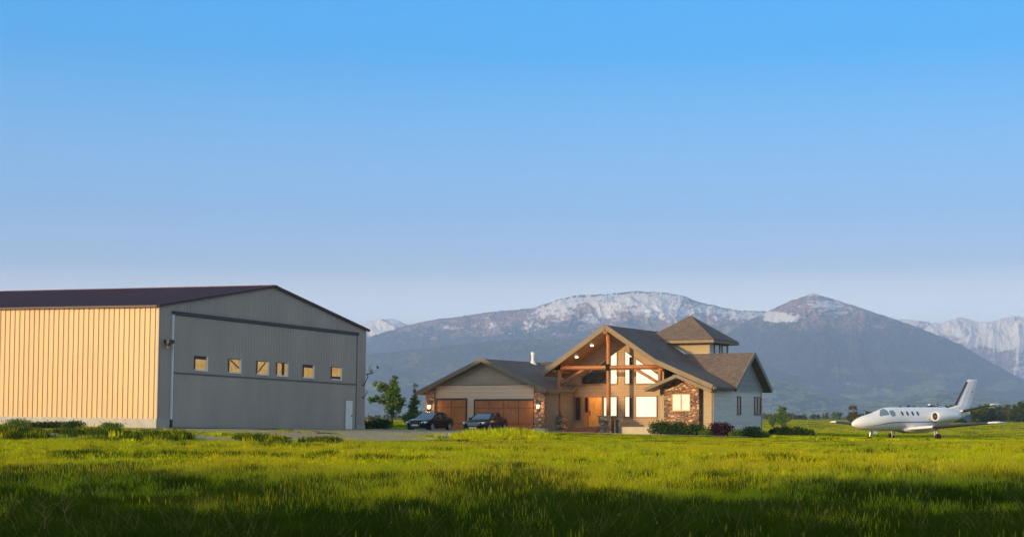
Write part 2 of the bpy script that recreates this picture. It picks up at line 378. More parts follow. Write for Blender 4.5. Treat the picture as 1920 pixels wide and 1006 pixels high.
def col_main(PX, PY, T, Z, n, seed, D):
    g = fbm(PX/38., PY/11., seed+20, 5, .6); f2 = fbm(PX/7., PY/3.4, seed+31, 4, .65)
    c = lerp(np.broadcast_to(ROCK, PX.shape+(3,)), FOREST, sm(g*.6+f2*.4+(PY-612)/140., .46, .56))
    c = lerp(c, MEADOW, sm(fbm(PX/60., PY/9., seed+50, 4), .60, .70)*sm(PY, 640, 690)*.7)
    b = (blob(PX, PY, 1040, 580, 40, 16)+blob(PX, PY, 1072, 560, 45, 9)+1.2*blob(PX, PY, 1140, 568, 26, 26)+blob(PX, PY, 1100, 603, 20, 14)*.6
         + .9*blob(PX, PY, 1205, 556, 90, 11)+.7*blob(PX, PY, 1230, 580, 60, 22)+.7*blob(PX, PY, 1330, 580, 60, 12)+.5*blob(PX, PY, 1400, 590, 50, 12)
         + .55*blob(PX, PY, 920, 606, 30, 9)+.5*blob(PX, PY, 1000, 610, 22, 14)+.3*blob(PX, PY, 830, 612, 60, 6))
    st = fbm(PX/11.+PY/9., PY/4.2-PX/40., seed+70, 5, .62)
    fn = fbm(PX/3.0+PY/5., PY/1.8, seed+90, 3, .6)
    c = c*(.05+1.9*fbm(PX/5., PY/3.4, seed+33, 3, .7))[..., None]
    c = lerp(c, SNOW, sm(b*.56+st*.78+.34*fn+.15*n, .83, .87))
    c = lerp(c, FOREST, sm(T, .975, .99)*sm(fbm(PX/4., PY*0, seed+91, 3), .35, .5))
    tr = sm(fbm(PX/2.6, PY/2.6, seed+80, 2), .60, .72)*sm(g, .4, .6)
    return lerp(c, FOREST*1.5, tr*.7)
def col_peak(PX, PY, T, Z, n, seed, D):
    g = fbm(PX/30., PY/12., seed+20, 5, .6); f2 = fbm(PX/6., PY/3.2, seed+31, 4, .65)
    c = lerp(np.broadcast_to(ROCK, PX.shape+(3,)), FOREST, sm(g*.55+f2*.45+(PY-600)/160., .43, .53))
    c = lerp(c, ROCK*1.05, blob(PX, PY, 1590, 603, 55, 14)*sm(f2, .35, .6))
    b = (1.2*blob(PX, PY, 1468, 598, 34, 9)+.7*blob(PX, PY, 1525, 552, 18, 5)+.75*blob(PX, PY, 1545, 570, 60, 8)+.5*blob(PX, PY, 1570, 585, 55, 10)+.6*blob(PX, PY, 1440, 588, 40, 6))
    st = fbm(PX/13.-PY/14., PY/2.8+PX/60., seed+70, 5, .62)
    fn = fbm(PX/3.0-PY/5., PY/1.8, seed+90, 3, .6)
    c = c*(.05+1.9*fbm(PX/5., PY/3.4, seed+33, 3, .7))[..., None]
    c = lerp(c, SNOW, sm(b*.66+st*.72+.32*fn, .86, .90))
    c = lerp(c, FOREST, sm(T, .975, .99)*sm(fbm(PX/4., PY*0, seed+91, 3), .35, .5))
    c = lerp(c, MEADOW*1.1, sm(fbm(PX/70.+PY/40., PY/12.-PX/160., seed+50, 4), .56, .66)*sm(PY, 668, 715)*.8)
    return c
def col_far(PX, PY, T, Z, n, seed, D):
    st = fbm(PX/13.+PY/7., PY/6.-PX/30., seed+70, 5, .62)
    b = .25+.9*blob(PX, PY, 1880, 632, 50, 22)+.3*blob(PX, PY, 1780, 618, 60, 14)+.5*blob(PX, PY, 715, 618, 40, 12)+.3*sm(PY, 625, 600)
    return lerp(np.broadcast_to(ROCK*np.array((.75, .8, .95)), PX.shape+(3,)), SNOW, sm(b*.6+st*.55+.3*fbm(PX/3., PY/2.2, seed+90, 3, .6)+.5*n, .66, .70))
def col_hill(PX, PY, T, Z, n, seed, D):
    g = fbm(PX/45., PY/13., seed+20, 5, .6); f2 = fbm(PX/6., PY/3., seed+31, 4, .65)
    c = lerp(np.broadcast_to(SCRUB, PX.shape+(3,)), FOREST, sm(g*.55+f2*.45, .40, .50))
    c = c*(.35+1.3*fbm(PX/4., PY/3., seed+33, 3, .7))[..., None]
    return lerp(c, MEADOW, sm(fbm(PX/70., PY/8., seed+50, 4), .56, .66)*sm(PY, 690, 730)*.8)
def col_foot(PX, PY, T, Z, n, seed, D):
    g = fbm(PX/30., PY/7., seed+20, 5, .6); f2 = fbm(PX/5., PY/2.5, seed+31, 4, .65)
    c = lerp(np.broadcast_to(MEADOW, PX.shape+(3,)), FOREST*1.3, sm(g*.6+f2*.4, .50, .56))
    return c
mountain('mountain', [(380, 700), (600, 660), (680, 636), (700, 628), (760, 610), (820, 598), (880, 590), (940, 581), (1000, 576), (1040, 562), (1080, 552), (1130, 551), (1180, 545), (1230, 546), (1280, 553), (1320, 568), (1380, 580), (1430, 583), (1500, 590), (1600, 620), (1800, 680)], 7200, 5500, 11, col_main, cols=1500)
mountain('mountain', [(1290, 672), (1340, 640), (1390, 606), (1430, 588), (1455, 576), (1480, 564), (1505, 556), (1525, 549), (1545, 555), (1570, 562), (1620, 578), (1680, 598), (1740, 620), (1800, 645), (1860, 680), (1920, 712), (1990, 742), (2100, 765)], 6600, 5050, 29, col_peak, cols=1200, p=1.15)
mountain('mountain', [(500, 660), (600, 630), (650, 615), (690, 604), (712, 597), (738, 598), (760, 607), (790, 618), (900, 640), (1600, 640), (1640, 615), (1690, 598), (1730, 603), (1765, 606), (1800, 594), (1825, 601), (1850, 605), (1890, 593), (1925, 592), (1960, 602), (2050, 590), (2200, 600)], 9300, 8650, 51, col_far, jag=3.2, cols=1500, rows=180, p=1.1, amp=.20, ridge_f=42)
mountain('hill', [(300, 700), (600, 672), (690, 664), (800, 652), (900, 640), (1000, 634), (1100, 636), (1200, 640), (1300, 650), (1400, 668), (1480, 700), (1560, 735), (1650, 762)], 5400, 4400, 73, col_hill, cols=1200, rows=160, p=1.0, amp=.1)
mountain('hill', [(1300, 752), (1370, 728), (1440, 708), (1500, 722), (1560, 743), (1640, 752), (1700, 742), (1760, 730), (1830, 738), (1900, 750), (2000, 740), (2150, 700)], 4300, 3500, 91, col_foot, cols=900, rows=110, p=1.0, amp=.12)

# ------------------------------------------------------------------ hangar
HU = radians(62.08)
hang = empty('hangar', (-20.9, 94, .88), (0, 0, 0))
hang.rotation_euler = (Matrix.Rotation(HU, 3, 'Z') @ Matrix.Rotation(radians(1.08), 3, 'Y') @ Matrix.Rotation(radians(.69), 3, 'X')).to_euler()
tag(hang, 'large steel hangar with tan side wall, grey bifold door front and maroon roof', 'hangar')
HW, HE, HR, HM, HL, SK = 22.24, 7.2, 9.3, 11.15, 34.0, -.08
def hrib(L, pitch, depth, w, top):
    """profile of ribs along length L: list of (s, offset)"""
    pts = [(0, 0)]; s = pitch*.5
    while s + w < L:
        pts += [(s, 0), (s+top, depth), (s+w-top, depth), (s+w, 0)]; s += pitch
    pts.append((L, 0)); return pts
g = Geo()                                   # tan side wall: real ribs
pr = hrib(HL, .37, .055, .12, .03)
V = []
for s, o in pr:
    V += [(-o+SK*s, s, .52), (-o+SK*s, s, HE)]
g.add(V, [(2*i, 2*i+1, 2*i+3, 2*i+2) for i in range(len(pr)-1)])
g.build('side_wall', M['hang_tan'], hang, recalc=False)
g = Geo()                                   # grey gable front
pr = [p for p in hrib(HW, .30, .020, .10, .025)]
def roofz(u): return HE+(HR-HE)*(1-abs(u-HM)/(HM if u < HM else HW-HM))-.02
def front_strip(g, u0, u1, zb, zt, off=0):
    P = [(u, o) for u, o in pr if u0 < u < u1]
    P = [(u0, 0)]+P+[(u1, 0)]
    if u0 < HM < u1: P = sorted(P+[(HM, 0)])
    V = []
    for u, o in P: V += [(u, -o-off, zb(u)), (u, -o-off, zt(u))]
    g.add(V, [(2*i, 2*i+1, 2*i+3, 2*i+2) for i in range(len(P)-1)])
front_strip(g, 0, 1.2, lambda u: .52, roofz); front_strip(g, 1.2, 21.05, lambda u: 6.85, roofz); front_strip(g, 21.05, HW, lambda u: .42, roofz)
g.build('front_wall', M['hang_grey'], hang, recalc=False)
g = Geo(); g.add([(HW, 0, 0), (HW+SK*HL, HL, 0), (HW+SK*HL, HL, HE), (HW, 0, HE)], [(0, 1, 2, 3)])
g.add([(SK*HL, HL, 0), (HW+SK*HL, HL, 0), (HW+SK*HL, HL, HE), (HM+SK*HL, HL, HR), (SK*HL, HL, HE)], [(0, 1, 2, 3, 4)])
g.build('rear_wall', M['hang_grey'], hang)
g = Geo()
g.prism([(-.05, -.04, -.4), (-.05, -.04, .52), (1.14, -.04, .52), (1.14, -.04, -.4)], (0, .1, 0))
g.prism([(21.12, -.04, -.5), (21.12, -.04, .42), (HW+.04, -.04, .42), (HW+.04, -.04, -.5)], (0, .1, 0))
g.prism([(-.05, -.04, -.4), (-.05, -.04, .52), (-.05+SK*HL, HL, .52), (-.05+SK*HL, HL, -.4)], (.1, 0, 0))
pieces(g, 'foundation', M['concrete'], hang)
g = Geo()                                   # roof slopes with standing ribs
for side in (0, 1):
    e = (-.18, HE-.03) if side == 0 else (HW+.18, HE-.03); pr2 = hrib(HL+.3, .45, .05, .12, .03); V = []
    for s, o in pr2:
        s2 = s-.2
        V += [(e[0]+SK*s2, s2, e[1]+o), (HM+SK*s2, s2, HR+.02+o)]
    g.add(V, [(2*i, 2*i+1, 2*i+3, 2*i+2) for i in range(len(pr2)-1)])
roof = g.build('roof', M['hang_roof'], hang, recalc=False)
g = Geo()
g.bar((HM, -.25, HR+.05), (HM+SK*HL, HL, HR+.05), .36, .05)
g.build('ridge_cap', M['hang_roof'], roof)
g = Geo()
g.bar((-.2, -.12, HE-.04), (HM, -.12, HR), .14, .16); g.bar((HM, -.12, HR), (HW+.2, -.12, HE-.04), .14, .16)
g.bar((-.2, -.05, HE-.08), (-.2+SK*HL, HL, HE-.08), .12, .12)
pieces(g, 'rake_trim', M['maroon'], hang)
g = Geo(); g.box(-.03, .05, -.06, .03, .5, HE-.1); g.build('corner_trim', M['hang_grey'], hang)
# bifold door
g = Geo()
front_strip(g, 1.36, 21.0, lambda u: .02, lambda u: 3.22, .05); front_strip(g, 1.36, 21.0, lambda u: 3.32, lambda u: 6.72, .05)
door = g.build('hangar_door', M['hang_door'], hang, recalc=False)
g = Geo(); g.box(1.30, 21.0, -.085, .1, 3.22, 3.32); g.box(1.3, 21.0, -.085, .1, -.12, .05); g.box(20.96, 21.05, -.075, .05, .02, 6.75); g.box(1.30, 1.38, -.08, .05, .05, 6.75)
pieces(g, 'door_rail', mat('door_rail_grey', (.10, .10, .10), .6), door)
g = Geo(); g.box(1.18, 21.1, -.16, .05, 6.74, 6.94); g.build('door_header', M['dark'], hang)
g = Geo(); g.box(1.20, 1.29, -.12, .02, .5, 6.74); g.build('door_jamb', M['white'], hang)
g = Geo(); g.box(1.5, 21, -.02, .3, -.35, .0); g.build('threshold', mat('door_sill_dark', (.04, .04, .035), .8), hang)
for i, u in enumerate((3.26, 6.56, 9.45, 11.56, 14.53, 17.84)):
    u1 = u+1.24; z0, z1 = 3.48, 4.39; g = Geo(); t = .09
    g.box(u, u1, -.13, -.05, z0, z0+t); g.box(u1-t*1.2, u1, -.13, -.05, z0+t, z1)
    g.box(u, u+.03, -.13, -.05, z0+t, z1, 1); g.box(u+.03, u1-t*1.2, -.13, -.05, z1-.04, z1, 1)
    w = g.build('window', [M['white'], mat('window_edge_dark', (.07, .06, .05))], hang)
    g = Geo(); g.box(u+.03, u1-t*1.2, -.085, -.06, z0+t, z1-.04); p = g.build('pane', M['amber'], w)
    g = Geo()
    if i == 1: g.bar((u+.15, -.092, z1-.08), (u1-.2, -.092, z0+.35), .01, .09)
    elif i == 2: g.bar((u+.15, -.092, z0+.2), (u1-.35, -.092, z1-.08), .01, .09)
    elif i == 3: g.box(u+.55, u+.85, -.095, -.088, z0+.09, z1-.04)
    elif i == 5: g.box(u+.03, u1-.14, -.095, -.088, z0+.09, z0+.26)
    else: g.box(u+.03, u1-.14, -.095, -.088, z1-.2, z1-.04)
    g.build('roof_truss', mat('truss_brown', (.05, .03, .02)), w)
g = Geo(); g.box(19.70, 20.52, -.11, -.02, .06, 2.12); md = bevel(g.build('personnel_door', M['white'], hang), .01)
g = Geo(); g.box(19.62, 19.70, -.10, -.02, .03, 2.2); g.box(20.52, 20.60, -.10, -.02, .03, 2.2); g.box(19.70, 20.52, -.10, -.02, 2.12, 2.2); g.build('door_frame', M['hang_grey'], md)
g = Geo(); g.box(20.36, 20.42, -.16, -.11, 1.02, 1.12); g.tube([(20.39, -.11, 1.05), (20.39, -.17, 1.05), (20.30, -.17, 1.05)], .015); g.build('handle', M['dark'], md)
g = Geo(); g.box(.48, .95, -.42, -.03, 4.98, 5.2); g.tube([(.6, -.25, 4.98), (.6, -.25, 4.8)], [.16, .12], 12)
lm = g.build('wall_lamp', M['dark'], hang); g = Geo(); g.tube([(.6, -.25, 4.8), (.6, -.25, 4.68)], [.11, .06], 12); g.build('lamp_glass', M['lt_metal'], lm)
# small scuffs on the door
g = Geo(); r_ = random.Random(3)
for cu, cz, n in ((3.0, 2.0, 2), (3.6, 1.6, 2), (2.3, 2.9, 1), (7.0, .75, 2), (17.8, 1.05, 3)):
    for k in range(n):
        u = cu+r_.uniform(-.5, .5); z = cz+r_.uniform(-.2, .2); s = r_.uniform(.03, .07)
        g.box(u, u+s, -.079, -.074, z, z+s*r_.uniform(1, 2.4))
pieces(g, 'paint_scuff', mat('scuff_pale', (.36, .36, .36), .7), door)
# dish and conduits on the right edge
g = Geo(); rings = []
for i in range(6):
    r = .34*i/5+.001; rings.append([(HW+.42-.22*(r/.34)**2*-.5, -.25+r*cos(a)*1.0, 4.45+r*sin(a)) for a in [2*pi*k/20 for k in range(20)]])
g.loft(rings, 0, False)
for rg in (rings[-1],): g.tube([Vector(v) for v in rg]+[Vector(rg[0])], .02, 5)
dish = g.build('satellite_dish', M['white'], hang, smooth=True); tag(dish)
g = Geo(); g.tube([(HW+.0, -.05, 4.05), (HW+.35, -.2, 4.1), (HW+.42, -.25, 4.4)], .035, 6, 0); g.tube([(HW+.42, -.25, 4.12), (HW+1.05, -.3, 4.55)], .025, 6, 0); g.box(HW+1.0, HW+1.15, -.36, -.24, 4.5, 4.68)
g.build('dish_arm', M['dark'], dish)
g = Geo(); g1_ = Geo(); g1_.tube([(HW-.5, -.06, 3.3), (HW-.4, -.14, 3.25), (HW+.05, -.16, 3.85), (HW+.1, -.1, 4.1)], .035, 6); g1_.tube([(HW-.5, -.06, 1.0+1.4), (HW-.4, -.14, 2.35), (HW+.03, -.16, 2.75), (HW+.06, -.1, 2.95)], .03, 6)
pieces(g1_, 'conduit', M['dark'], hang)

# ------------------------------------------------------------------ house (local: a right along front, b back, z up)
HZ = .2
OFF = (0, 0, -HZ)
hs = empty('house', (7.36, 122, HZ), (0, 0, radians(-27)))
tag(hs, 'timber and stone mountain house with big entry gable, garage wing and square tower', 'house')
def hp(g, name, mats, **k): return g.build(name, mats, hs, **k)
def G(): return Geo(OFF)
def slab(name, poly, zf, th=.26, parent=None, und=None):
    g = G(); P = [(a, b, zf(a, b)) for a, b in poly]
    g.prism(P, (0, 0, -th), 0, 1, 1 if und is None else 2)
    return g.build(name, [M['shingle'], M['fascia']]+([und] if und else []), parent or hs)
zE = lambda a, b: 8.44-.667*abs(a)
slab('roof', [(-5.3, -.6), (0, -.6), (0, 12), (-5.3, 12)], zE, .30, None, M['soffit'])
slab('roof', [(0, -.6), (4, -.6), (4, 12), (0, 12)], zE, .30, None, M['soffit'])
slab('roof', [(4, -.6), (8.72, -.6), (8.72, 4.2), (4, 7.3)], lambda a, b: 5.772-.43*(a-4), .27, None, M['soffit'])
zW = lambda a, b: 6.5-.66*abs(8.4-b)
slab('roof', [(8.78, 4.03), (8.78, 8.4), (2.6, 8.4), (3.9, 7.2)], zW, .24)
slab('roof', [(8.78, 8.4), (8.78, 12.7), (2.6, 12.7), (2.6, 8.4)], zW, .24)
zG = lambda a, b: 5.96-.44*abs(a+9.25)
slab('roof', [(-14.97, -3.2), (-9.25, -3.2), (-9.25, 7), (-14.97, 7)], zG, .24)
slab('roof', [(-9.25, -3.2), (-3.7, -3.2), (-3.7, 1.5), (-9.25, 7)], zG, .24)
slab('roof', [(-9.25, 7), (-3.68, 1.4), (-3.68, 2.45), (-.3, 2.7), (-.3, 7)], lambda a, b: 6.0-.44*(7-b), .2)
slab('roof', [(-14.9, 7), (-14.9, 12), (-.3, 12), (-.3, 7)], lambda a, b: 6.0-.44*(b-7), .2)
slab('roof', [(3.46, -1.12), (5.95, -1.12), (5.95, .7), (3.46, .7)], lambda a, b: 4.58-.40*abs(a-5.95), .2)
slab('roof', [(5.95, -1.12), (8.64, -1.12), (8.64, .2), (5.95, .7)], lambda a, b: 4.58-.42*abs(a-5.95), .2)
# rake boards, proud of the roof edges
def rake(pts, w=.07, h=.36):
    g = G()
    for p, q in zip(pts, pts[1:]): g.bar(p, q, w, h)
    return hp(g, 'rake_board', M['fascia'])
rake([(-5.38, -.66, 4.87-.14), (0, -.66, 8.44-.14), (4, -.66, 5.77-.13), (8.6, -.66, 3.80-.12)])
rake([(-15.05, -3.26, 3.44-.12), (-9.25, -3.26, 5.96-.1), (-3.66, -3.26, 3.5-.1)], .07, .30)
rake([(3.4, -1.17, 3.56-.07), (5.95, -1.17, 4.58-.07), (8.7, -1.17, 3.42-.07)], .06, .24)
g = G(); g.bar((8.84, 3.95, 3.58), (8.84, 8.4, 6.42), .07, .34); g.bar((8.84, 8.4, 6.42), (8.84, 12.8, 3.56), .07, .34); hp(g, 'rake_board', mat('grey_rake', (.20, .20, .19), .6))
# gutters
g = G(); g.box(-3.7, -3.58, -3.2, 1.5, 3.28, 3.42); g.box(8.72, 8.84, -.5, 3.9, 3.55, 3.68); g.box(-15.1, -14.97, -3.1, 7, 3.26, 3.4); pieces(g, 'gutter', M['dark'], hs)
# walls
def wall(name, poly, vec, m): g = G(); g.prism(poly, vec); return hp(g, name, m)
wall('garage_wall', [(-13.7, -2.6, .1), (-4.95, -2.6, .1), (-4.95, -2.6, 3.92), (-13.7, -2.6, 3.92)], (0, .2, 0), M['sid_tan'])
wall('garage_wall', [(-14.5, -2.57, 3.2), (-4.12, -2.57, 3.2), (-4.12, -2.57, 3.5), (-9.25, -2.57, 5.74), (-14.5, -2.57, 3.46)], (0, .2, 0), M['sid_dark'])
g = G(); g.box(-13.66, -4.98, -2.645, -2.58, 3.92, 3.985); hp(g, 'trim_board', M['fascia'])
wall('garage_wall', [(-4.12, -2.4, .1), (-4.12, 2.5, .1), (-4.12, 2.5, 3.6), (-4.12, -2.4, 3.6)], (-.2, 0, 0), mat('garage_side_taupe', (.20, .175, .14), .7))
wall('garage_wall', [(-14.5, -2.4, .1), (-14.5, 8, .1), (-14.5, 8, 3.5), (-14.5, -2.4, 3.5)], (.2, 0, 0), M['sid_tan'])
g = G(); g.prism([(-14.5, -2.78, .2), (-13.68, -2.78, .2), (-13.68, -2.78, 3.76), (-14.5, -2.78, 3.41)], (0, .4, 0)); g.prism([(-4.97, -2.78, .2), (-4.08, -2.78, .2), (-4.08, -2.78, 3.42), (-4.97, -2.78, 3.80)], (0, .4, 0))
pieces(g, 'stone_pillar', M['stone'], hs)
g = G(); g.box(-5.02, -4.03, -2.83, -2.3, .0, .62); g.box(-14.55, -13.63, -2.83, -2.3, .0, .62); pieces(g, 'pillar_base', M['concrete'], hs)
GD2 = wood('cedar_gap_shade', (.27, .088, .028), True)  # darker cedar behind the panels: shade of the gaps put into colour
def garage_door(a0, a1, z0, z1, n):
    g = G(); g.box(a0, a1, -2.66, -2.61, z0, z1, 1)
    w = (a1-a0)/n; rows = [(z0+.04, z0+.62), (z0+.68, z1-.66), (z1-.58, z1-.05)]
    for i in range(n):
        for r0, r1 in rows:
            x0 = a0+i*w+.035; x1 = a0+(i+1)*w-.035
            g.box(x0, x1, -2.70, -2.66, r0, r1)
            m_ = 5
            for k in range(1, m_): g.box(x0+(x1-x0)*k/m_-.008, x0+(x1-x0)*k/m_+.008, -2.706, -2.70, r0, r1)
    d = hp(g, 'garage_door', [M['gdoor'], GD2])
    g = G(); g.box(a0-.06, a0, -2.74, -2.6, z0, z1+.08); g.box(a1, a1+.06, -2.74, -2.6, z0, z1+.08); g.box(a0, a1, -2.74, -2.6, z1, z1+.1)
    g.build('door_frame', mat('door_frame_dark', (.05, .035, .02), .6), d)
garage_door(-13.5, -10.92, .3, 2.84, 2); garage_door(-10.14, -5.05, .3, 2.76, 4)
# entry gable wall
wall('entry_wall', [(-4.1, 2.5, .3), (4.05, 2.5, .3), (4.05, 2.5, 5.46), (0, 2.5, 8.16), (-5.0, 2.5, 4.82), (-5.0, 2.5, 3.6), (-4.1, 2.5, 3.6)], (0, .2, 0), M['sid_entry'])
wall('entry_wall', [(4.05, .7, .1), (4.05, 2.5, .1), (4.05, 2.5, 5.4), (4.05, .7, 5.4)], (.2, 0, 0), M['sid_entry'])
def window(poly, mglass, fw=.09, b=2.5, parent=None, bars=(), fm=None, axis='b', dep=.07):
    """poly in the wall plane (s, z); axis 'b': plane b=const facing front, 'a': plane a=const facing east"""
    c = Vector((sum(p[0] for p in poly)/len(poly), sum(p[1] for p in poly)/len(poly)))
    def P(s, z, o): return (s, b-o, z) if axis == 'b' else (b+o, s, z)
    inner = []
    n = len(poly)
    for i in range(n):                                   # inset polygon
        p0 = Vector(poly[i-1]); p1 = Vector(poly[i]); p2 = Vector(poly[(i+1) % n])
        d1 = (p1-p0).normalized(); d2 = (p2-p1).normalized(); n1 = Vector((-d1.y, d1.x)); n2 = Vector((-d2.y, d2.x))
        if n1.dot(c-p1) < 0: n1 = -n1; n2 = -n2
        bis = (n1+n2).normalized(); inner.append(p1+bis*fw/max(.3, bis.dot(n1)))
    g = G(); V = [P(p[0], p[1], dep) for p in poly]+[P(p[0], p[1], dep) for p in inner]+[P(p[0], p[1], .0) for p in poly]+[P(p[0], p[1], .0) for p in inner]
    F = []
    for i in range(n):
        j = (i+1) % n; F += [(i, j, n+j, n+i), (i, j, 2*n+j, 2*n+i), (n+i, n+j, 3*n+j, 3*n+i)]
    g.add(V, F)
    for s0, s1, z0, z1 in bars:
        if axis == 'b': g.box(s0, s1, b-dep+.004, b-.01, z0, z1)
        else: g.box(b+.01, b+dep-.004, s0, s1, z0, z1)
    w = hp(g, 'window', fm or M['wframe'])
    g = G(); g.prism([P(p.x, p.y, .03) for p in inner], (0, .01, 0) if axis == 'b' else (-.01, 0, 0)); g.build('pane', mglass, w)
    return w
def rect(a0, a1, z0, z1): return [(a0, z0), (a1, z0), (a1, z1), (a0, z1)]
sl = .667
def topz(a): return 6.84-.667*abs(a)+ .02
for a0, a1 in ((-.98, -.30), (.26, .98)):
    lit = a0 < 0
    window([(a0, 3.98), (a1, 3.98), (a1, topz(a1) if a0 > 0 else topz(a1)), (a0, topz(a0))], M['glow'], .09, bars=[(a0+.05, a1-.05, 5.1, 5.24)] + ([] if lit else []))
    window(rect(a0, a1, 1.42, 3.1), M['glow'], .09)
window([(1.17, 3.98), (3.35, 3.98), (3.35, 4.62), (1.17, topz(1.17))], M['glow'], .09, bars=[(1.2, 2.9, 5.12, 5.2)])
window([(-3.4, 3.98), (-1.15, 3.98), (-1.15, topz(1.15)), (-3.4, 4.58)], M['glass'], .09)
window(rect(1.17, 3.02, 1.40, 3.12), M['glow'], .09)
window(rect(-3.98, -3.42, 1.2, 3.05), M['glass'], .08)
window(rect(-1.5, -1.15, .9, 3.02), M['glow'], .05, dep=.05)
window(rect(-3.12, -2.8, 1.8, 3.02), M['glass'], .05, dep=.05)
# dark curtains hanging behind two panes
g = G()
for z0, z1 in ((4.07, 5.1), (5.25, 6.1), (1.5, 3.0)): g.box(.68, .89, 2.455, 2.468, z0, z1)
pieces(g, 'curtain', mat('dark_curtain', (.02, .015, .012), .9), hs)
# entry door
g = G(); g.box(-2.74, -1.62, 2.42, 2.5, .74, 3.0)
for z0, z1 in ((.86, 1.2), (1.32, 2.0), (2.12, 2.86)):
    for k in range(3): x = -2.66+k*.345; g.box(x+.02, x+.30, 2.40, 2.42, z0, z1)
dr = hp(g, 'entry_door', M['edoor'])
g = G(); g.box(-3.14, -2.76, 2.41, 2.5, .74, 1.78); g.box(-3.22, -3.13, 2.40, 2.5, .72, 3.1); g.box(-1.14, -1.06, 2.40, 2.5, .72, 3.1); g.box(-3.13, -1.14, 2.40, 2.5, 3.02, 3.1)
g.box(-1.6, -1.14, 2.43, 2.5, .74, 1.35); g.build('door_frame', wood('pine_door_frame', (.45, .18, .035), True), dr)
g = G(); g.tube([(-2.62, 2.36, 1.65), (-2.62, 2.36, 1.95)], .025, 6); g.box(-2.66, -2.58, 2.37, 2.41, 1.6, 2.0); g.build('handle', M['dark'], dr)
# truss
def timber(name, p, q, r, up=False):
    g = G(); p = Vector(p); q = Vector(q); n = 7; rr = [r*(1+.05*sin(5*i+p.x)) for i in range(n)]
    g.tube([p.lerp(q, i/(n-1)) for i in range(n)], rr, 12); return hp(g, name, M['timber_v' if up else 'timber'], smooth=True)
timber('post', (0, 0, 1.5), (0, 0, 7.95), .18, True); timber('post', (-4.15, 0, 1.5), (-4.15, 0, 5.45), .17, True)
timber('post', (4.2, 0, 4.05), (4.2, 0, 5.45), .16, True)
timber('beam', (-4.45, -.02, 5.24), (4.35, -.02, 5.24), .17)
timber('brace', (-4.1, 0, 3.95), (-2.05, 0, 5.12), .12); timber('brace', (2.2, 0, 5.12), (4.15, 0, 4.0), .12)
timber('purlin', (0, -.55, 7.9), (0, 2.5, 7.9), .14); timber('purlin', (-4.4, -.5, 5.0), (-4.4, 2.5, 5.0), .13); timber('purlin', (4.5, -.5, 5.0), (4.5, 2.5, 5.0), .13)
g = G(); g.box(-.17, .17, -.21, -.17, 5.0, 5.5); g.box(-4.32, -3.98, -.21, -.17, 5.1, 5.4); pieces(g, 'metal_plate', mat('plate_black', (.012, .012, .013), .8, spec=.1), hs)
for a0, a1, z1 in ((-4.72, -3.68, 1.5), (-.62, .42, 1.5)):
    g = G(); g.prism([(a0-.06, -.56, 0), (a1+.06, -.56, 0), (a1+.06, .56, 0), (a0-.06, .56, 0)], (0, 0, .3)); g.box(a0, a1, -.5, .5, .3, z1)
    pr_ = hp(g, 'stone_pier', M['stone']); g = G(); g.box(a0-.07, a1+.07, -.57, .57, z1, z1+.07); g.build('pier_cap', mat('pier_cap_stone', (.22, .17, .13), .8), pr_)
g = G(); g.box(-3.9, 4.05, .95, 2.5, .0, .70); g.box(.6, 4.03, .35, .95, .0, .72); bevel(hp(g, 'porch_slab', mat('pale_concrete', (.45, .40, .30), .85, .1, 2, 0, .2)), .02)
g = G()
for k, (b0, z) in enumerate(((.55, .70), (.15, .53), (-.25, .36))): g.box(-3.55, -1.0, b0, b0+.42 if k else .95, z-.17 if k else .36, z-.002*k)
bevel(hp(g, 'porch_steps', M['deck']), .015)
g = G(); g.box(.62, .72, -.35, .2, .2, 1.25); g.box(.62, 1.1, .2, .3, 1.15, 1.3); hp(g, 'handrail', M['dark'])
# bump-out with stone
wall('front_wall', [(4.0, .5, .1), (8.2, .5, .1), (8.2, .5, 3.40), (5.95, .5, 4.36), (4.0, .5, 3.6)], (0, .2, 0), M['sid_gold'])
wall('stone_wall', [(4.53, -.02, .1), (7.3, -.02, .1), (7.3, -.02, 3.80), (5.95, -.02, 4.36), (4.53, -.02, 3.80)], (0, .5, 0), M['stone'])
window(rect(5.2, 6.66, 1.9, 3.2), M['glow2'], .07, b=-.02, bars=[(5.88, 5.98, 1.95, 3.15)], fm=wood('window_frame_pale', (.5, .3, .14)))
g = G(); g.box(7.34, 7.42, .43, .5, .2, 3.45); g.box(8.12, 8.2, .44, .5, .1, 3.4); pieces(g, 'corner_board', M['fascia'], hs)
# east wall
wall('east_wall', [(8.2, .7, .0), (8.2, 12.0, .0), (8.2, 12.0, 3.48), (8.2, .7, 3.48)], (-.2, 0, 0), M['sid_blue'])
wall('east_gable', [(8.23, 4.5, 3.48), (8.23, 12.3, 3.48), (8.23, 12.3, 3.66), (8.23, 8.4, 6.24), (8.23, 4.5, 3.66)], (-.2, 0, 0), M['shake'])
g = G(); g.box(8.2, 8.27, 4.5, 12.02, 3.42, 3.5); g.box(8.2, 8.25, 11.92, 12.02, .1, 3.42); g.box(8.2, 8.25, .5, .6, .1, 3.4); pieces(g, 'corner_board', mat('pale_grey_board', (.42, .42, .42), .6), hs)
window(rect(6.0, 6.8, 1.62, 3.08), M['glass'], .09, b=8.2, axis='a'); window(rect(10.1, 11.65, 1.62, 3.08), M['glass'], .09, b=8.2, axis='a', bars=[(10.84, 10.92, 1.7, 3.0)])
wall('rear_wall', [(-14.4, 12, 0), (8.2, 12, 0), (8.2, 12, 3.5), (-14.4, 12, 3.5)], (0, -.2, 0), M['sid_tan'])
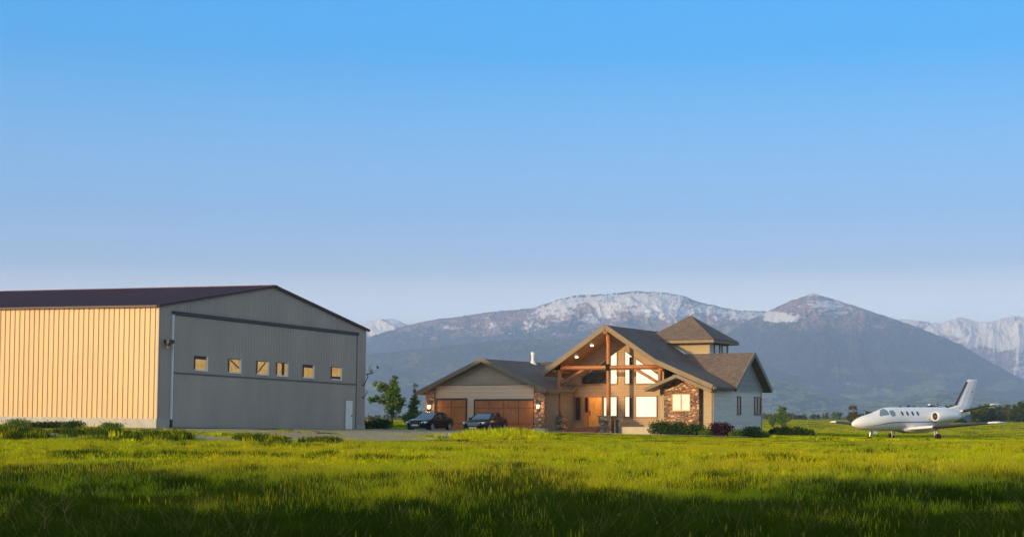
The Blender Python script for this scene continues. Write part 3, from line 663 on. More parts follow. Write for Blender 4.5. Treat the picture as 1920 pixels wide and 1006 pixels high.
# tower
g = G(); zt = 7.62; c_ = (2.5, 11.0, 9.75); q = [(-.6, 7.95), (5.6, 7.95), (5.6, 14.05), (-.6, 14.05)]
g.add([(a, b, zt) for a, b in q]+[c_], [(0, 1, 4), (1, 2, 4), (2, 3, 4), (3, 0, 4)], 0)
g.add([(a, b, zt-.03) for a, b in q]+[(a, b, zt-.27) for a, b in q], [(0, 1, 5, 4), (1, 2, 6, 5), (2, 3, 7, 6), (3, 0, 4, 7), (4, 5, 6, 7), (0, 3, 2, 1)], 1)
tr = hp(g, 'tower_roof', [M['shingle'], M['fascia']])
g = G(); g.tube([(2.5, 11, 9.7), (2.5, 11, 9.86)], [.12, .08], 8); g.build('finial', M['lt_metal'], tr)
g = G(); g.box(0, 4.93, 8.7, 13.3, 5.0, 7.36); hp(g, 'tower_wall', M['sid_gold'])
g = G(); g.box(4.935, 4.96, 8.72, 13.28, 6.2, 7.36); hp(g, 'tower_wall', M['sid_blue'])
for b0 in (9.75, 11.6): window(rect(b0, b0+1.3, 6.35, 7.33), M['bglass'], .08, b=4.96, axis='a')
g = G(); g.bar((1.5, 8.62, 7.38), (2.95, 8.62, 6.52), .06, .14); hp(g, 'flashing', M['white'])
g = G(); g.tube([(-9.0, 5.2, 5.6), (-9.0, 5.2, 6.6)], .12, 10); g.tube([(-9.0, 5.2, 6.5), (-9.0, 5.2, 6.75)], .16, 10); g.tube([(-9.0, 5.2, 5.7), (-9.0, 5.2, 6.02)], [.36, .14], 10); hp(g, 'vent_pipe', M['white'], smooth=False)
# lamps and added fill lights
def lamp(loc, e, r=.05, col=(1, .62, .28), kind='POINT', parent=None):
    d = bpy.data.lights.new('lamp_or_fill_light', kind); d.energy = e; d.color = col; d.shadow_soft_size = r
    o = bpy.data.objects.new('lamp_or_fill_light', d); COL.objects.link(o); o.parent = parent or hs; o.location = (loc[0], loc[1], loc[2]-HZ)
    if kind == 'SPOT': d.spot_size = radians(120); d.spot_blend = .7
    return o
for a in (-14.08, -4.55):
    g = G(); g.box(a-.13, a+.13, -2.98, -2.78, 2.42, 2.5); g.box(a-.05, a+.05, -2.9, -2.78, 2.0, 2.45)
    l = hp(g, 'wall_lantern', M['dark']); g = G(); g.tube([(a, -2.95, 2.4), (a, -2.95, 2.12)], [.11, .09], 8); g.build('lamp_glass', M['lampm'], l)
    lamp((a, -3.12, 2.25), 36, .08, (1, .58, .22))
for a, b in ((-1.65, .6), (-2.95, .6), (-.25, .0), (1.6, .7), (3.0, .7)):
    z = 8.44-.667*abs(a)-.33; g = G(); g.tube([(a, b, z-.0), (a, b, z-.1)], [.13, .11], 12); hp(g, 'downlight', M['lampm'])
    lamp((a, b, z-.25), 45, .1, (1, .66, .32), 'SPOT')
lamp((-.9, 1.4, 4.6), 55, .15, (1, .6, .27)); lamp((2.4, 1.2, 4.4), 40, .15, (1, .6, .25)); lamp((-2.2, 1.3, 2.9), 40, .1, (1, .55, .2))  # added fill lights without fixtures, to warm the entry wall and door

# ------------------------------------------------------------------ cars
def make_car(loc, heading, label, kind):
    """x: forward from centre, y: left, z up"""
    root = empty('parked_car', loc, (0, 0, heading)); tag(root, label, 'car', 'black cars parked before the garage')
    L, Wd, H = 4.9, 1.86, 1.44
    xs = [2.45, 2.40, 2.25, 1.9, 1.4, 1.0, .6, 0, -.6, -1.2, -1.7, -2.1, -2.36, -2.45]
    top = [.60, .70, .80, .88, .94, .97, .96, .95, .96, .99, 1.01, 1.02, .96, .80]
    hw = [.60, .74, .84, .90, .92, .93, .93, .93, .93, .93, .92, .88, .80, .70]
    g = Geo(); rings = []
    for x, t, w in zip(xs, top, hw):
        zb = .22 if abs(x) < 2.2 else .30
        half = [(w*.86, zb), (w*.97, zb+.12), (w, .52), (w*.985, t-.16), (w*.93, t-.06), (w*.78, t), (w*.4, t+.022), (0, t+.03)]
        ring = [(x, y, z) for y, z in half]+[(x, -y, z) for y, z in half[-2::-1]]
        rings.append(ring)
    g.loft(rings); body = g.build('body', M['carpaint'], root, smooth=True)
    # greenhouse
    st = [(1.05, .95, .80, .02), (.62, 1.17, .74, .02), (.28, 1.34, .67, 0), (0, 1.42, .64, 0), (-.6, 1.44, .64, 0), (-1.1, 1.39, .63, 0), (-1.5, 1.27, .62, 0), (-1.95, 1.05, .64, 0)]
    g = Geo(); rings = []
    for x, t, w, _ in st:
        rings.append([(x, .84, .93), (x, w+.09, .5*(t+.95)), (x, w, t-.03), (x, w*.6, t), (x, 0, t+.015), (x, -w*.6, t), (x, -w, t-.03), (x, -w-.09, .5*(t+.95)), (x, -.84, .93)])
    g.loft(rings, 0, True, False); g.build('side_window', M['glass'], root, smooth=True)
    g = Geo(); rings = [[(x, w*k, t+.018) if abs(k) < 1 else (x, w*k, t-.012) for k in (1, .6, 0, -.6, -1)] for x, t, w, _ in st[2:7]]
    g.loft(rings, 0, False, False); g.build('roof', M['carpaint'], root, smooth=True)
    g = Geo(); g.add([(1.06, .72, .975), (1.06, -.72, .975), (.30, -.58, 1.355), (.30, .58, 1.355)], [(0, 1, 2, 3)]); g.build('windscreen', M['bglass'], root)
    for s in (1, -1):
        g = Geo(); g.bar((1.08, s*.80, .95), (.28, s*.66, 1.36), .05, .05); g.bar((-.62, s*.93, .93), (-.66, s*.655, 1.42), .03, .06); pieces(g, 'pillar', M['carpaint'], root)
        g = Geo(); g.box(.52, .72, min(s*.92, s*1.08), max(s*.92, s*1.08), .96, 1.08); bevel(g.build('mirror', M['carpaint'], root), .03)
        g = Geo()                                   # headlight, wraps the corner
        y0, y1 = (.48, .80) if kind == 0 else (.44, .82)
        g.add([(2.40, s*y0, .60), (2.27, s*(y1+.03), .64), (2.14, s*(y1+.06), .76), (2.30, s*y1, .76), (2.36, s*y0, .73)], [(0, 1, 3, 4), (1, 2, 3)])
        g.prism([(2.455, s*y0, .58), (2.36, s*y1, .62), (2.30, s*y1, .76), (2.42, s*y0, .72)], (-.1, 0, 0))
        g.build('headlight', M['headl'], root)
        g = Geo(); g.box(-2.48, -2.40, min(s*.4, s*.72), max(s*.4, s*.72), .72, .86); g.build('tail_light', mat('red_lens', (.3, .01, .01), .2), root)
        for x in (1.48, -1.42):
            wr = empty('wheel', (x, s*.84, .335)); wr.parent = root
            g = Geo(); rr = [(r*cos(a), o, r*sin(a)) for r, o in ((.20, -.1),) for a in (0,)]
            prof = [(.23, -.11), (.31, -.115), (.335, -.08), (.335, .08), (.31, .115), (.23, .11)]
            n = 24; g.loft([[(r*cos(2*pi*k/n), s*o, r*sin(2*pi*k/n)) for k in range(n)] for r, o in prof], 0, False); g.build('tyre', M['tyre'], wr, smooth=True)
            g = Geo(); yy = s*.09
            for k in range(7):
                a = 2*pi*k/7; g.bar((0, yy, 0), (.23*cos(a), yy*1.05, .23*sin(a)), .03, .075)
            g.loft([[(r*cos(2*pi*k/n), s*o, r*sin(2*pi*k/n)) for k in range(n)] for r, o in ((.245, .10), (.235, .118), (.21, .10), (.20, .02), (.0, .02))], 0, False); g.build('rim', M['alloy'], wr)
            g = Geo(); n = 20; g.loft([[(x+r*cos(pi*k/n), s*.935, .335+r*sin(pi*k/n)) for k in range(n+1)] for r in (.36, .40)], 0, False, False); g.build('wheel_arch', M['tyre'], root)
    g = Geo()
    if kind == 0:
        g.box(2.44, 2.485, -.36, .36, .34, .72); gr = g.build('grille', M['dark'], root)
        g = Geo(); g.box(2.46, 2.50, -.39, -.36, .33, .74); g.box(2.46, 2.50, .36, .39, .33, .74); g.box(2.46, 2.50, -.36, .36, .72, .745); g.box(2.46, 2.50, -.36, .36, .33, .35); g.build('grille_surround', M['chrome'], gr)
        g = Geo(); g.box(2.49, 2.51, -.26, .26, .42, .54); g.build('licence_plate', M['white'], root)
    else:
        g.box(2.44, 2.485, -.40, .40, .48, .74); gr = g.build('grille', M['lt_metal'], root)
        g = Geo()
        for k in range(5): g.box(2.485, 2.505, -.38, .38, .50+k*.05, .525+k*.05)
        g.box(2.48, 2.51, -.42, .42, .74, .765); g.build('grille_bars', M['chrome'], gr)
        g = Geo(); g.box(2.47, 2.50, -.30, .30, .28, .40); g.build('licence_plate', mat('plate_pale_green', (.6, .66, .5)), root)
    g = Geo(); g.box(2.42, 2.475, -.75, .75, .24, .30); g.build('lower_intake', M['dark'], root)
    return root
hd = math.atan2(-.891, -.454)+radians(3)
make_car((-6.15, 120.3, .40), hd, 'black sedan with framed grille and white plate, left car before the narrow garage door', 0)
make_car((-1.95, 119.0, .36), hd+radians(2), 'black sedan with chrome grille and bright headlights, before the wide garage door', 1)

# ------------------------------------------------------------------ jet (local x: back, y: far side, z up)
jz = -.30
jet = empty('business_jet', (23.6, 111, jz), (0, 0, radians(38)))
tag(jet, 'white twin-engine business jet with black wing edges parked on the grass', 'jet')
FS = [(0, .98, .03, .03), (.08, .985, .14, .14), (.3, 1.0, .27, .26), (.7, 1.03, .42, .40), (1.2, 1.07, .55, .50), (1.8, 1.11, .66, .57), (2.3, 1.15, .72, .64), (2.8, 1.22, .76, .74), (3.3, 1.29, .78, .82), (4.0, 1.33, .80, .85), (6.0, 1.33, .80, .85), (8.5, 1.36, .80, .83), (9.5, 1.44, .74, .76), (10.5, 1.54, .60, .63), (11.5, 1.63, .44, .47), (12.5, 1.70, .26, .30), (13.2, 1.74, .13, .15), (13.4, 1.75, .03, .03)]
FSa = np.array(FS)
def fus(t, th, o=0):
    zc = np.interp(t, FSa[:, 0], FSa[:, 1]); ry = np.interp(t, FSa[:, 0], FSa[:, 2])+o; rz = np.interp(t, FSa[:, 0], FSa[:, 3])+o
    return (t, -ry*cos(th), zc-jz+rz*sin(th))           # th=0 near side, pi/2 top
g = Geo(); ts = np.concatenate([[0, .03, .08, .15], np.linspace(.3, 13.2, 60), [13.32, 13.4]])
g.loft([[fus(t, 2*pi*k/36) for k in range(36)] for t in ts]); g.build('fuselage', M['jet'], jet, smooth=True)
def patch(name, t0, t1, lo, hi, m, parent=jet, o=.012, n=10, both=True):
    for sd in ((0, 1) if both else (0,)):
        g = Geo(); rings = []
        for i in range(n+1):
            t = t0+(t1-t0)*i/n; a, b = lo(t), hi(t); r = []
            for k in range(7):
                th = a+(b-a)*k/6; r.append(fus(t, th if not sd else pi-th, o))
            rings.append(r)
        g.loft(rings, 0, False, False); g.build(name, m, parent, smooth=True)
W_ = lambda t0, t1, a, b, e=.5: (lambda t: a+(b-a)*.5-(b-a)*.5*max(0, 1-abs(2*(t-t0)/(t1-t0)-1)**4)**e, lambda t: a+(b-a)*.5+(b-a)*.5*max(0, 1-abs(2*(t-t0)/(t1-t0)-1)**4)**e)
patch('windshield', 2.30, 3.18, lambda t: .62-.16*(t-2.3), lambda t: .80+.62*min(1, (t-2.3)/.5), M['bglass'])
l_, h_ = W_(3.26, 3.82, .28, .88); patch('cockpit_window', 3.26, 3.82, l_, h_, M['bglass'])
for t in (4.55, 5.13, 5.71, 6.29):
    l_, h_ = W_(t-.12, t+.12, .30, .70); patch('cabin_window', t-.12, t+.12, l_, h_, M['glass'])
patch('stripe', .9, 8.6, lambda t: -.30 if t > 2.5 else -.30-.25*(2.5-t)/1.6, lambda t: -.21 if t > 2.5 else -.21-.30*(2.5-t)/1.6, M['stripe'], n=30)
def airfoil(t0, chord, y, z, th, n=10):
    up = []; lo = []
    for i in range(n+1):
        x = (1-cos(pi*i/n))/2; h = th*(1.48*math.sqrt(x)-.63*x-1.76*x*x+1.42*x**3-.51*x**4)/1.0
        up.append((t0+chord*x, y, z+h*chord*1.1)); lo.append((t0+chord*x, y, z-h*chord*.75))
    return up+lo[-2:0:-1]
def wing(name, root, tip, th, m, parent=jet, nseg=1): 
    g = Geo(); g.loft([airfoil(*[a+(b-a)*i/nseg for a, b in zip(root, tip)], th) for i in range(nseg+1)]); return g.build(name, m, parent, smooth=False)
for s in (-1, 1):
    wg = wing('wing', (5.35, 2.5, s*.5, .62-jz), (6.15, 1.15, s*7.15, 1.10-jz), .14, M['jet'])
    def wat(y):
        f = (y-.5)/6.65; return (5.35+.8*f, 2.5-1.35*f, s*y, .62-jz+.48*f)
    for y0, y1 in ((2.5, 6.7),):                           # black de-icing boot on the leading edge
        g = Geo()
        rings = []
        for y in (y0, y1):
            t0, ch, yy, z = wat(y); prof = airfoil(t0, ch, yy, z, .14); sel = prof[-3:]+prof[:4]
            rings.append([(p[0]-.014, p[1], p[2]+(.012 if p[2] > z else -.012)) for p in sel])
        g.loft(rings, 0, False, False); g.build('deicing_boot', M['dark'], wg)
    t0, ch, yy, z = wat(7.15); g = Geo(); g.tube([(t0-.1, s*7.2, z), (t0+.4, s*7.25, z), (t0+1.25, s*7.2, z)], [.03, .09, .04], 8); g.build('wing_tip', M['jet'], wg, smooth=True)
    # wing root fairing
    g = Geo(); g.loft([[(t, s*(.35+.32*w*cos(a)), .62-jz+.26*w*sin(a)) for a in [2*pi*k/16 for k in range(16)]] for t, w in ((4.7, .1), (5.2, .7), (6, 1.15), (7, 1.2), (8, .9), (9, .2))]); g.build('fairing', M['jet'], jet, smooth=True)
    st = wing('tailplane', (11.7, 1.35, s*.22, 1.86-jz), (12.1, .85, s*2.9, 2.40-jz), .15, M['jet'])
    g = Geo(); rings = []
    for f in (.12, .9):
        t0, ch, yy, z = (11.7+.4*f, 1.35-.50*f, s*(.22+2.68*f), 1.86-jz+.54*f); prof = airfoil(t0, ch, yy, z, .15); sel = prof[-3:]+prof[:4]
        rings.append([(p[0]-.02, p[1], p[2]+(.014 if p[2] > z else -.014)) for p in sel])
    g.loft(rings, 0, False, False); g.build('deicing_boot', M['dark'], st)
    # nacelle
    yc, zc = s*1.28, 1.52-jz; n = 24
    g = Geo(); pf = [(7.62, .27), (7.46, .28), (7.42, .30), (7.46, .33), (7.7, .37), (8.4, .39), (9.2, .36), (9.9, .29), (10.3, .24), (10.3, .2)]
    g.loft([[(t, yc+r*cos(2*pi*k/n), zc+r*sin(2*pi*k/n)) for k in range(n)] for t, r in pf], 0, False); en = g.build('engine', M['jet'], jet, smooth=True)
    g = Geo(); g.tube([(7.60, yc, zc), (7.66, yc, zc)], .275, 20); g.tube([(10.2, yc, zc), (10.24, yc, zc)], .24, 20)
    pieces(g, 'fan', mat('fan_dark', (.012, .012, .014), .4, .2, 8, .3), en)
    g = Geo(); g.tube([(7.42, yc, zc), (7.62, yc, zc)], [.02, .09], 12); g.build('spinner', M['stripe'], en)
    g = Geo(); g.box(7.9, 9.6, min(s*.6, s*.95), max(s*.6, s*.95), zc-.05, zc+.07); g.build('pylon', M['jet'], en)
    # main gear
    mg = empty('landing_gear', (6.8, s*2.0, 0)); mg.parent = jet
    g = Geo(); g.tube([(0, 0, .28), (-.05, 0, .95)], [.05, .06], 8); g.tube([(.18, 0, .35), (.25, 0, .9)], .03, 6); g.build('strut', M['lt_metal'], mg)
    g = Geo(); g.tube([(0, -s*.02, .30), (0, s*.16, .30)], .30, 22); bevel(g.build('tyre', M['tyre'], mg), .04)
    g = Geo(); g.tube([(0, s*.155, .30), (0, s*.18, .30)], .13, 16); g.build('rim', M['dark'], mg)
    g = Geo(); g.prism([(-.16, -s*.10, .45), (.18, -s*.10, .45), (.26, -s*.10, .95), (-.24, -s*.10, .95)], (0, -s*.03, 0)); g.build('gear_door', M['jet'], mg)
ng = empty('landing_gear', (1.95, 0, 0)); ng.parent = jet
g = Geo(); g.tube([(-.12, 0, .22), (.02, 0, .85)], [.045, .05], 8); g.tube([(-.1, 0, .4), (.45, 0, .85)], .03, 6); g.build('strut', M['lt_metal'], ng)
g = Geo(); g.tube([(-.12, -.08, .21), (-.12, .08, .21)], .21, 20); bevel(g.build('tyre', M['tyre'], ng), .03)
g = Geo(); g.box(.1, .5, -.22, -.2, .6, .8); g.box(.1, .5, .2, .22, .6, .8); pieces(g, 'gear_door', M['jet'], ng)
g = Geo()
def fsec(z, t0, t1, w): return [(t0+(t1-t0)*x, w*h*sd, z-jz) for x, h, sd in ((0, 0, 1), (.08, .6, 1), (.3, 1, 1), (.7, .7, 1), (1, .08, 1), (1, .08, -1), (.7, .7, -1), (.3, 1, -1), (.08, .6, -1))]
g.loft([fsec(1.8, 9.6, 13.3, .10), fsec(2.12, 10.6, 13.35, .11), fsec(2.3, 11.55, 13.42, .11), fsec(4.18, 13.0, 14.25, .06), fsec(4.27, 13.15, 14.2, .02)])
fin = g.build('tail_fin', M['jet'], jet)
g = Geo(); g.loft([[(11.50, 0, 2.34-jz), (11.56, -.09, 2.34-jz), (11.64, -.095, 2.34-jz), (11.64, .095, 2.34-jz), (11.56, .09, 2.34-jz)], [(12.92, 0, 4.1-jz), (12.96, -.06, 4.1-jz), (13.03, -.068, 4.1-jz), (13.03, .068, 4.1-jz), (12.96, .06, 4.1-jz)]])
g.build('deicing_boot', M['dark'], fin)
g = Geo(); g.box(13.45, 13.68, -.062, .062, 3.30-jz, 3.36-jz); g.box(13.5, 13.6, -.0625, .0625, 3.38-jz, 3.42-jz); pieces(g, 'tail_marking', mat('tail_mark', (.45, .2, .15)), fin)
for s in (-1, 1):
    g = Geo(); g.prism([(11.6, s*.2, 1.55-jz), (12.7, s*.28, 1.1-jz), (13.1, s*.3, 1.15-jz), (13.0, s*.18, 1.6-jz)], (0, s*.03, 0)); g.build('ventral_fin', M['stripe'], jet)

# ------------------------------------------------------------------ plants
def leaf_cloud(rng, n, fn, size, flat=0.0, asp=.55):
    """n leaf quads; fn returns centre"""
    P = np.array([fn() for _ in range(n)]); d = rng.normal(size=(n, 3)); d[:, 2] *= (1-flat); d /= np.linalg.norm(d, axis=1)[:, None]
    e = rng.normal(size=(n, 3)); e -= d*(e*d).sum(1)[:, None]; e /= np.linalg.norm(e, axis=1)[:, None]
    s = size*rng.uniform(.6, 1.4, n)[:, None]
    v = np.stack([P-d*s, P+e*s*asp, P+d*s, P-e*s*asp], 1).reshape(-1, 3)
    return v
def leaf_mesh(name, v, m, parent):
    me = bpy.data.meshes.new(name); n = len(v)//4
    me.from_pydata([tuple(x) for x in v], [], [(4*i, 4*i+1, 4*i+2, 4*i+3) for i in range(n)]); me.materials.append(m)
    o = bpy.data.objects.new(name, me); COL.objects.link(o); o.parent = parent; return o
L = dict(
 tree=leaf('tree_leaves', (.06, .12, .025), (.12, .22, .045), (.22, .32, .08), .5), dtree=leaf('dark_tree_leaves', (.02, .04, .015), (.045, .07, .02), (.08, .11, .03)),
 olive=leaf('olive_tree_leaves', (.05, .06, .02), (.10, .11, .03), (.16, .16, .05)), blos=leaf('rusty_tree_leaves', (.05, .05, .025), (.13, .085, .05), (.26, .19, .13)),
 shrub=leaf('shrub_leaves', (.015, .04, .01), (.04, .09, .02), (.09, .15, .03)), lime=leaf('lime_shrub_leaves', (.06, .11, .015), (.12, .20, .025), (.20, .28, .04)),
 purple=leaf('purple_shrub_leaves', (.02, .008, .012), (.05, .015, .025), (.09, .03, .04)), dk=leaf('dark_shrub_leaves', (.008, .025, .008), (.02, .05, .015), (.04, .08, .02)))
def tree(name, x, y, h, lobes, m, label, seed, leaves=2500, lsize=.16, group=None, cat='tree', trunk_r=None, stems=1):
    """lobes: (dx, dy, z, rx, rz) in fractions of h"""
    rng = np.random.default_rng(seed); z0 = float(gz(x, y)); root = empty(name, (x, y, z0)); tag(root, label, cat, group)
    g = Geo(); r0 = trunk_r or h*.022; tp = max(l[2] for l in lobes)*h
    pts = [(rng.normal()*.012*h*i, rng.normal()*.012*h*i, tp*i/6) for i in range(7)]; pts[0] = (0, 0, -.1)
    g.tube(pts, [r0*(1-.12*i) for i in range(7)], 7)
    for dx, dy, z, rx, rz in lobes:
        st = Vector(pts[min(5, max(1, int(6*max(.1, z-rz*.9)*h/tp)))])
        for k in range(4):
            a = rng.uniform(0, 6.28); en = Vector((dx*h+cos(a)*rx*h*.6, dy*h+sin(a)*rx*h*.6, z*h+rng.uniform(-.3, .6)*rz*h)); mid = st.lerp(en, .5)+Vector((0, 0, .03*h))
            g.tube([st, mid, en], [r0*.45, r0*.28, r0*.1], 5)
    g.build('trunk', M['bark'], root, smooth=True)
    wts = np.array([l[3]**2*l[4] for l in lobes]); wts = wts/wts.sum(); cl = []
    for _ in range(max(10, leaves//45)):                     # clumps spread through the lobes
        l = lobes[rng.choice(len(lobes), p=wts)]; d = rng.normal(size=3); d /= np.linalg.norm(d); d *= rng.uniform(.35, 1.0)
        cl.append(((l[0]+d[0]*l[3])*h, (l[1]+d[1]*l[3])*h, (l[2]+d[2]*l[4])*h, rng.uniform(.35, .9)*.16*h*max(.5, l[3]*3)))
    cl = np.array(cl); idx = rng.integers(0, len(cl), leaves); jit = rng.normal(size=(leaves, 3))*.5; it = iter(range(leaves))
    def fn():
        i = next(it); c = cl[idx[i]]; return (c[0]+jit[i, 0]*c[3], c[1]+jit[i, 1]*c[3], max(.02*h, c[2]+jit[i, 2]*c[3]*.8))
    leaf_mesh('crown', leaf_cloud(rng, leaves, fn, lsize), m, root); return root
def shrub(x, y, w, h, m, label, seed, leaves=1400, lsize=.07, group=None, name='shrub', d=None, cat='shrub', spiky=False, zoff=0):
    rng = np.random.default_rng(seed); z0 = float(gz(x, y)); root = empty(name, (x, y, z0+zoff)); tag(root, label, cat, group); d = d or w*.6
    g = Geo()
    for k in range(9):
        a = rng.uniform(0, 6.28); r = rng.uniform(.1, .8); g.tube([(0, 0, 0), (cos(a)*w*.2*r, sin(a)*d*.2*r, h*.4), (cos(a)*w*.42*r, sin(a)*d*.42*r, h*.8)], [.02, .014, .006], 5)
    g.build('stem', M['bark'], root)
    nb = 26; bl = [(rng.uniform(-.42, .42)*w, rng.uniform(-.42, .42)*d) for _ in range(nb)]; hh = [h*(1-1.6*(bx/w)**2)*rng.uniform(.65, 1.05) for bx, by in bl]
    def fn():
        k = rng.integers(nb); r = rng.normal(size=3)*.12*min(w, 1.6)
        z = rng.uniform(.05, 1)**.7*hh[k]
        return (bl[k][0]+r[0], bl[k][1]+r[1], max(.03, z+r[2]*.3))
    leaf_mesh('foliage', leaf_cloud(rng, leaves, fn, lsize, flat=-1.5 if spiky else 0, asp=.25 if spiky else .55), m, root); return root
def at(px, Y): return (px-960)/3000*Y
tree('tree', at(735, 150), 150, 5.3, [(.0, 0, .50, .20, .30), (.02, 0, .72, .11, .22), (-.20, 0, .74, .12, .12), (-.26, 0, .46, .15, .07), (.10, 0, .42, .14, .18)], L['tree'], 'leafy green tree with forked leaning crown, nearest the hangar corner', 1, 5200, .11)
tree('tree', at(777, 152), 152, 4.2, [(0, 0, .45, .14, .32), (0, 0, .80, .07, .2), (.02, 0, .2, .3, .13)], L['tree'], 'slim upright green tree beside the left garage eave', 2, 3400, .10)
shrub(at(706, 118), 118, 2.2, .85, L['shrub'], 'low rounded green shrub beside the hangar corner block', 3, 2200, .07)
for i, (px, Y, w, h, mt, lb) in enumerate([
    (1240, 118.5, 1.7, 1.15, 'shrub', 'dense dark green shrub below the lit right porch window'), (1268, 117, 1.9, 1.05, 'shrub', 'bushy green shrub below the stone wall window'),
    (1298, 116, 1.6, .95, 'shrub', 'leafy green shrub at the right end of the stone wall'), (1322, 114.5, .9, .55, 'lime', 'small yellow-green shrub before the beige corner wall'),
    (1352, 114.5, 1.7, 1.15, 'purple', 'dark purple leaved shrub by the grey east wall'), (1381, 114, .9, .6, 'lime', 'small bright green shrub between the purple and the dark round shrub'),
    (1408, 114.5, 1.45, .85, 'dk', 'dark green rounded shrub at the far east corner of the house'), (1430, 118, .8, .45, 'lime', 'low grassy green shrub just right of the house corner'),
    (1456, 125, 1.1, .75, 'dk', 'small dark shrub standing alone right of the house'), (1472, 122, 1.2, .95, 'dk', 'dark spiky plant with upright leaves right of the house'),
    (1500, 122, 2.0, .85, 'shrub', 'wide grey-green mounded shrub in the lawn right of the house')]):
    shrub(at(px, Y), Y, w, h, L[mt], lb, 20+i, 2300 if w > 1 else 1000, .065, spiky=('spiky' in lb))
for i, (px, Y, w, h, mt, lb) in enumerate([(38, 90, 1.9, .5, 'tree', 'leftmost weedy green shrub at the foot of the tan hangar wall'), (70, 90.5, 1.5, .3, 'shrub', 'low dark weed clump along the tan hangar wall'),
    (100, 90.5, 1.3, .38, 'shrub', 'flat green weed clump midway along the tan hangar wall'), (138, 90, 1.4, .45, 'shrub', 'tall dark weed clump along the tan hangar wall'), (207, 90, 1.2, .4, 'tree', 'small green weed clump near the hangar corner')]):
    shrub(at(px, Y), Y, w, h, L[mt], lb, 40+i, 800, .085, zoff=.04, spiky=True)
# trees and bushes beyond the field
tree('tree', at(1465, 260), 260, 3.7, [(0, 0, .55, .33, .42), (.05, 0, .35, .36, .3)], L['tree'], 'rounded light green tree beyond the field, right of the house', 60, 2200, .16)
tree('tree', at(1447, 262), 262, 2.1, [(0, 0, .5, .33, .42)], L['tree'], 'short green tree just left of the rounded one beyond the field', 61, 900, .14)
tree('tree', at(1600, 300), 300, 3.3, [(0, 0, .5, .38, .42)], L['olive'], 'dark bushy tree with pale twigs behind the jet nose', 62, 1500, .17)
tree('tree', at(1670, 320), 320, 3.6, [(0, 0, .55, .3, .4)], L['blos'], 'rusty brown tree rising above the jet cockpit', 63, 1400, .17)
tree('tree', at(1600, 299), 299, 3.9, [(0, 0, .86, .22, .12)], L['blos'], 'rusty sparse tree top above the dark bushy tree behind the jet nose', 64, 260, .15)
rr = random.Random(5)
specs = [(1628, 2.3), (1645, 2.4), (1690, 3.1), (1702, 3.9), (1722, 3.4), (1740, 3.6), (1756, 4.4), (1772, 3.5), (1790, 3.2), (1806, 3.2), (1838, 3.8), (1852, 3.4), (1868, 3.5), (1884, 4.1), (1897, 4.4), (1912, 4.1), (1930, 4.3)]
for i, (px, h) in enumerate(specs):
    Y = 390+rr.uniform(-25, 25); h = h*1.28
    mt = rr.choice(['dtree', 'dtree', 'olive', 'dtree'])
    tree('tree', at(px, Y), Y, h, [(0, 0, .42, .5, .42), (rr.uniform(-.2, .2), 0, .62, .36, .36), (.1, 0, .2, .55, .2)], L[mt], ('olive brown tree in the row behind the jet' if mt == 'olive' else 'dark green tree in the row behind the jet'), 70+i, 1500, .27, group='trees in a row behind the jet')
for i in range(46):
    px = [695, 708, 724, 742, 756, 1436, 1480, 1495, 1508][i] if i < 9 else 1440+(i-9)*13.5+rr.uniform(-4, 4)
    Y = 620+rr.uniform(-60, 80); h = rr.uniform(1.6, 3.0)
    tree('bush', at(px, Y), Y, h, [(0, 0, .45, .75, .42)], L[rr.choice(['dtree', 'olive', 'tree'])], 'low distant bush along the far edge of the field', 120+i, 260, .34, group='bushes along the far field edge', cat='bush')

# wire fence behind the jet
fy = 165; fr = empty('wire_fence', (at(1500, fy), fy, float(gz(at(1500, fy), fy)))); tag(fr, 'thin wire fence with wooden posts running behind the jet', 'fence')
wz = []
for i in range(13):
    x = i*3.0; z = float(gz(fr.location.x+x, fy))-fr.location.z; g = Geo(); g.tube([(x, 0, z-.1), (x+.02, 0, z+.95)], [.035, .03], 7); g.build('post', mat('fence_post_wood', (.30, .19, .09), .8), fr); wz.append((x, z))
g = Geo()
for hgt in (.35, .7, 1.05): g.tube([(x, -.06, z+hgt) for x, z in wz], .007, 4)
g.build('wire', M['lt_metal'], fr)
fr2 = empty('wire_fence', (at(690, fy), fy, float(gz(at(690, fy), fy)))); tag(fr2, 'wire fence with thin posts across the yellow field behind the cars', 'fence')
g2 = Geo()
for i in range(6):
    x = i*1.9; z = float(gz(fr2.location.x+x, fy))-fr2.location.z; g = Geo(); g.tube([(x, 0, z-.1), (x, 0, z+1.1)], .05, 7); g.build('post', M['bark'], fr2)
for hgt in (.35, .7, 1.0): g2.tube([(0, -.06, hgt), (9.5, -.06, hgt-.2)], .007, 4)
g2.build('wire', M['lt_metal'], fr2)

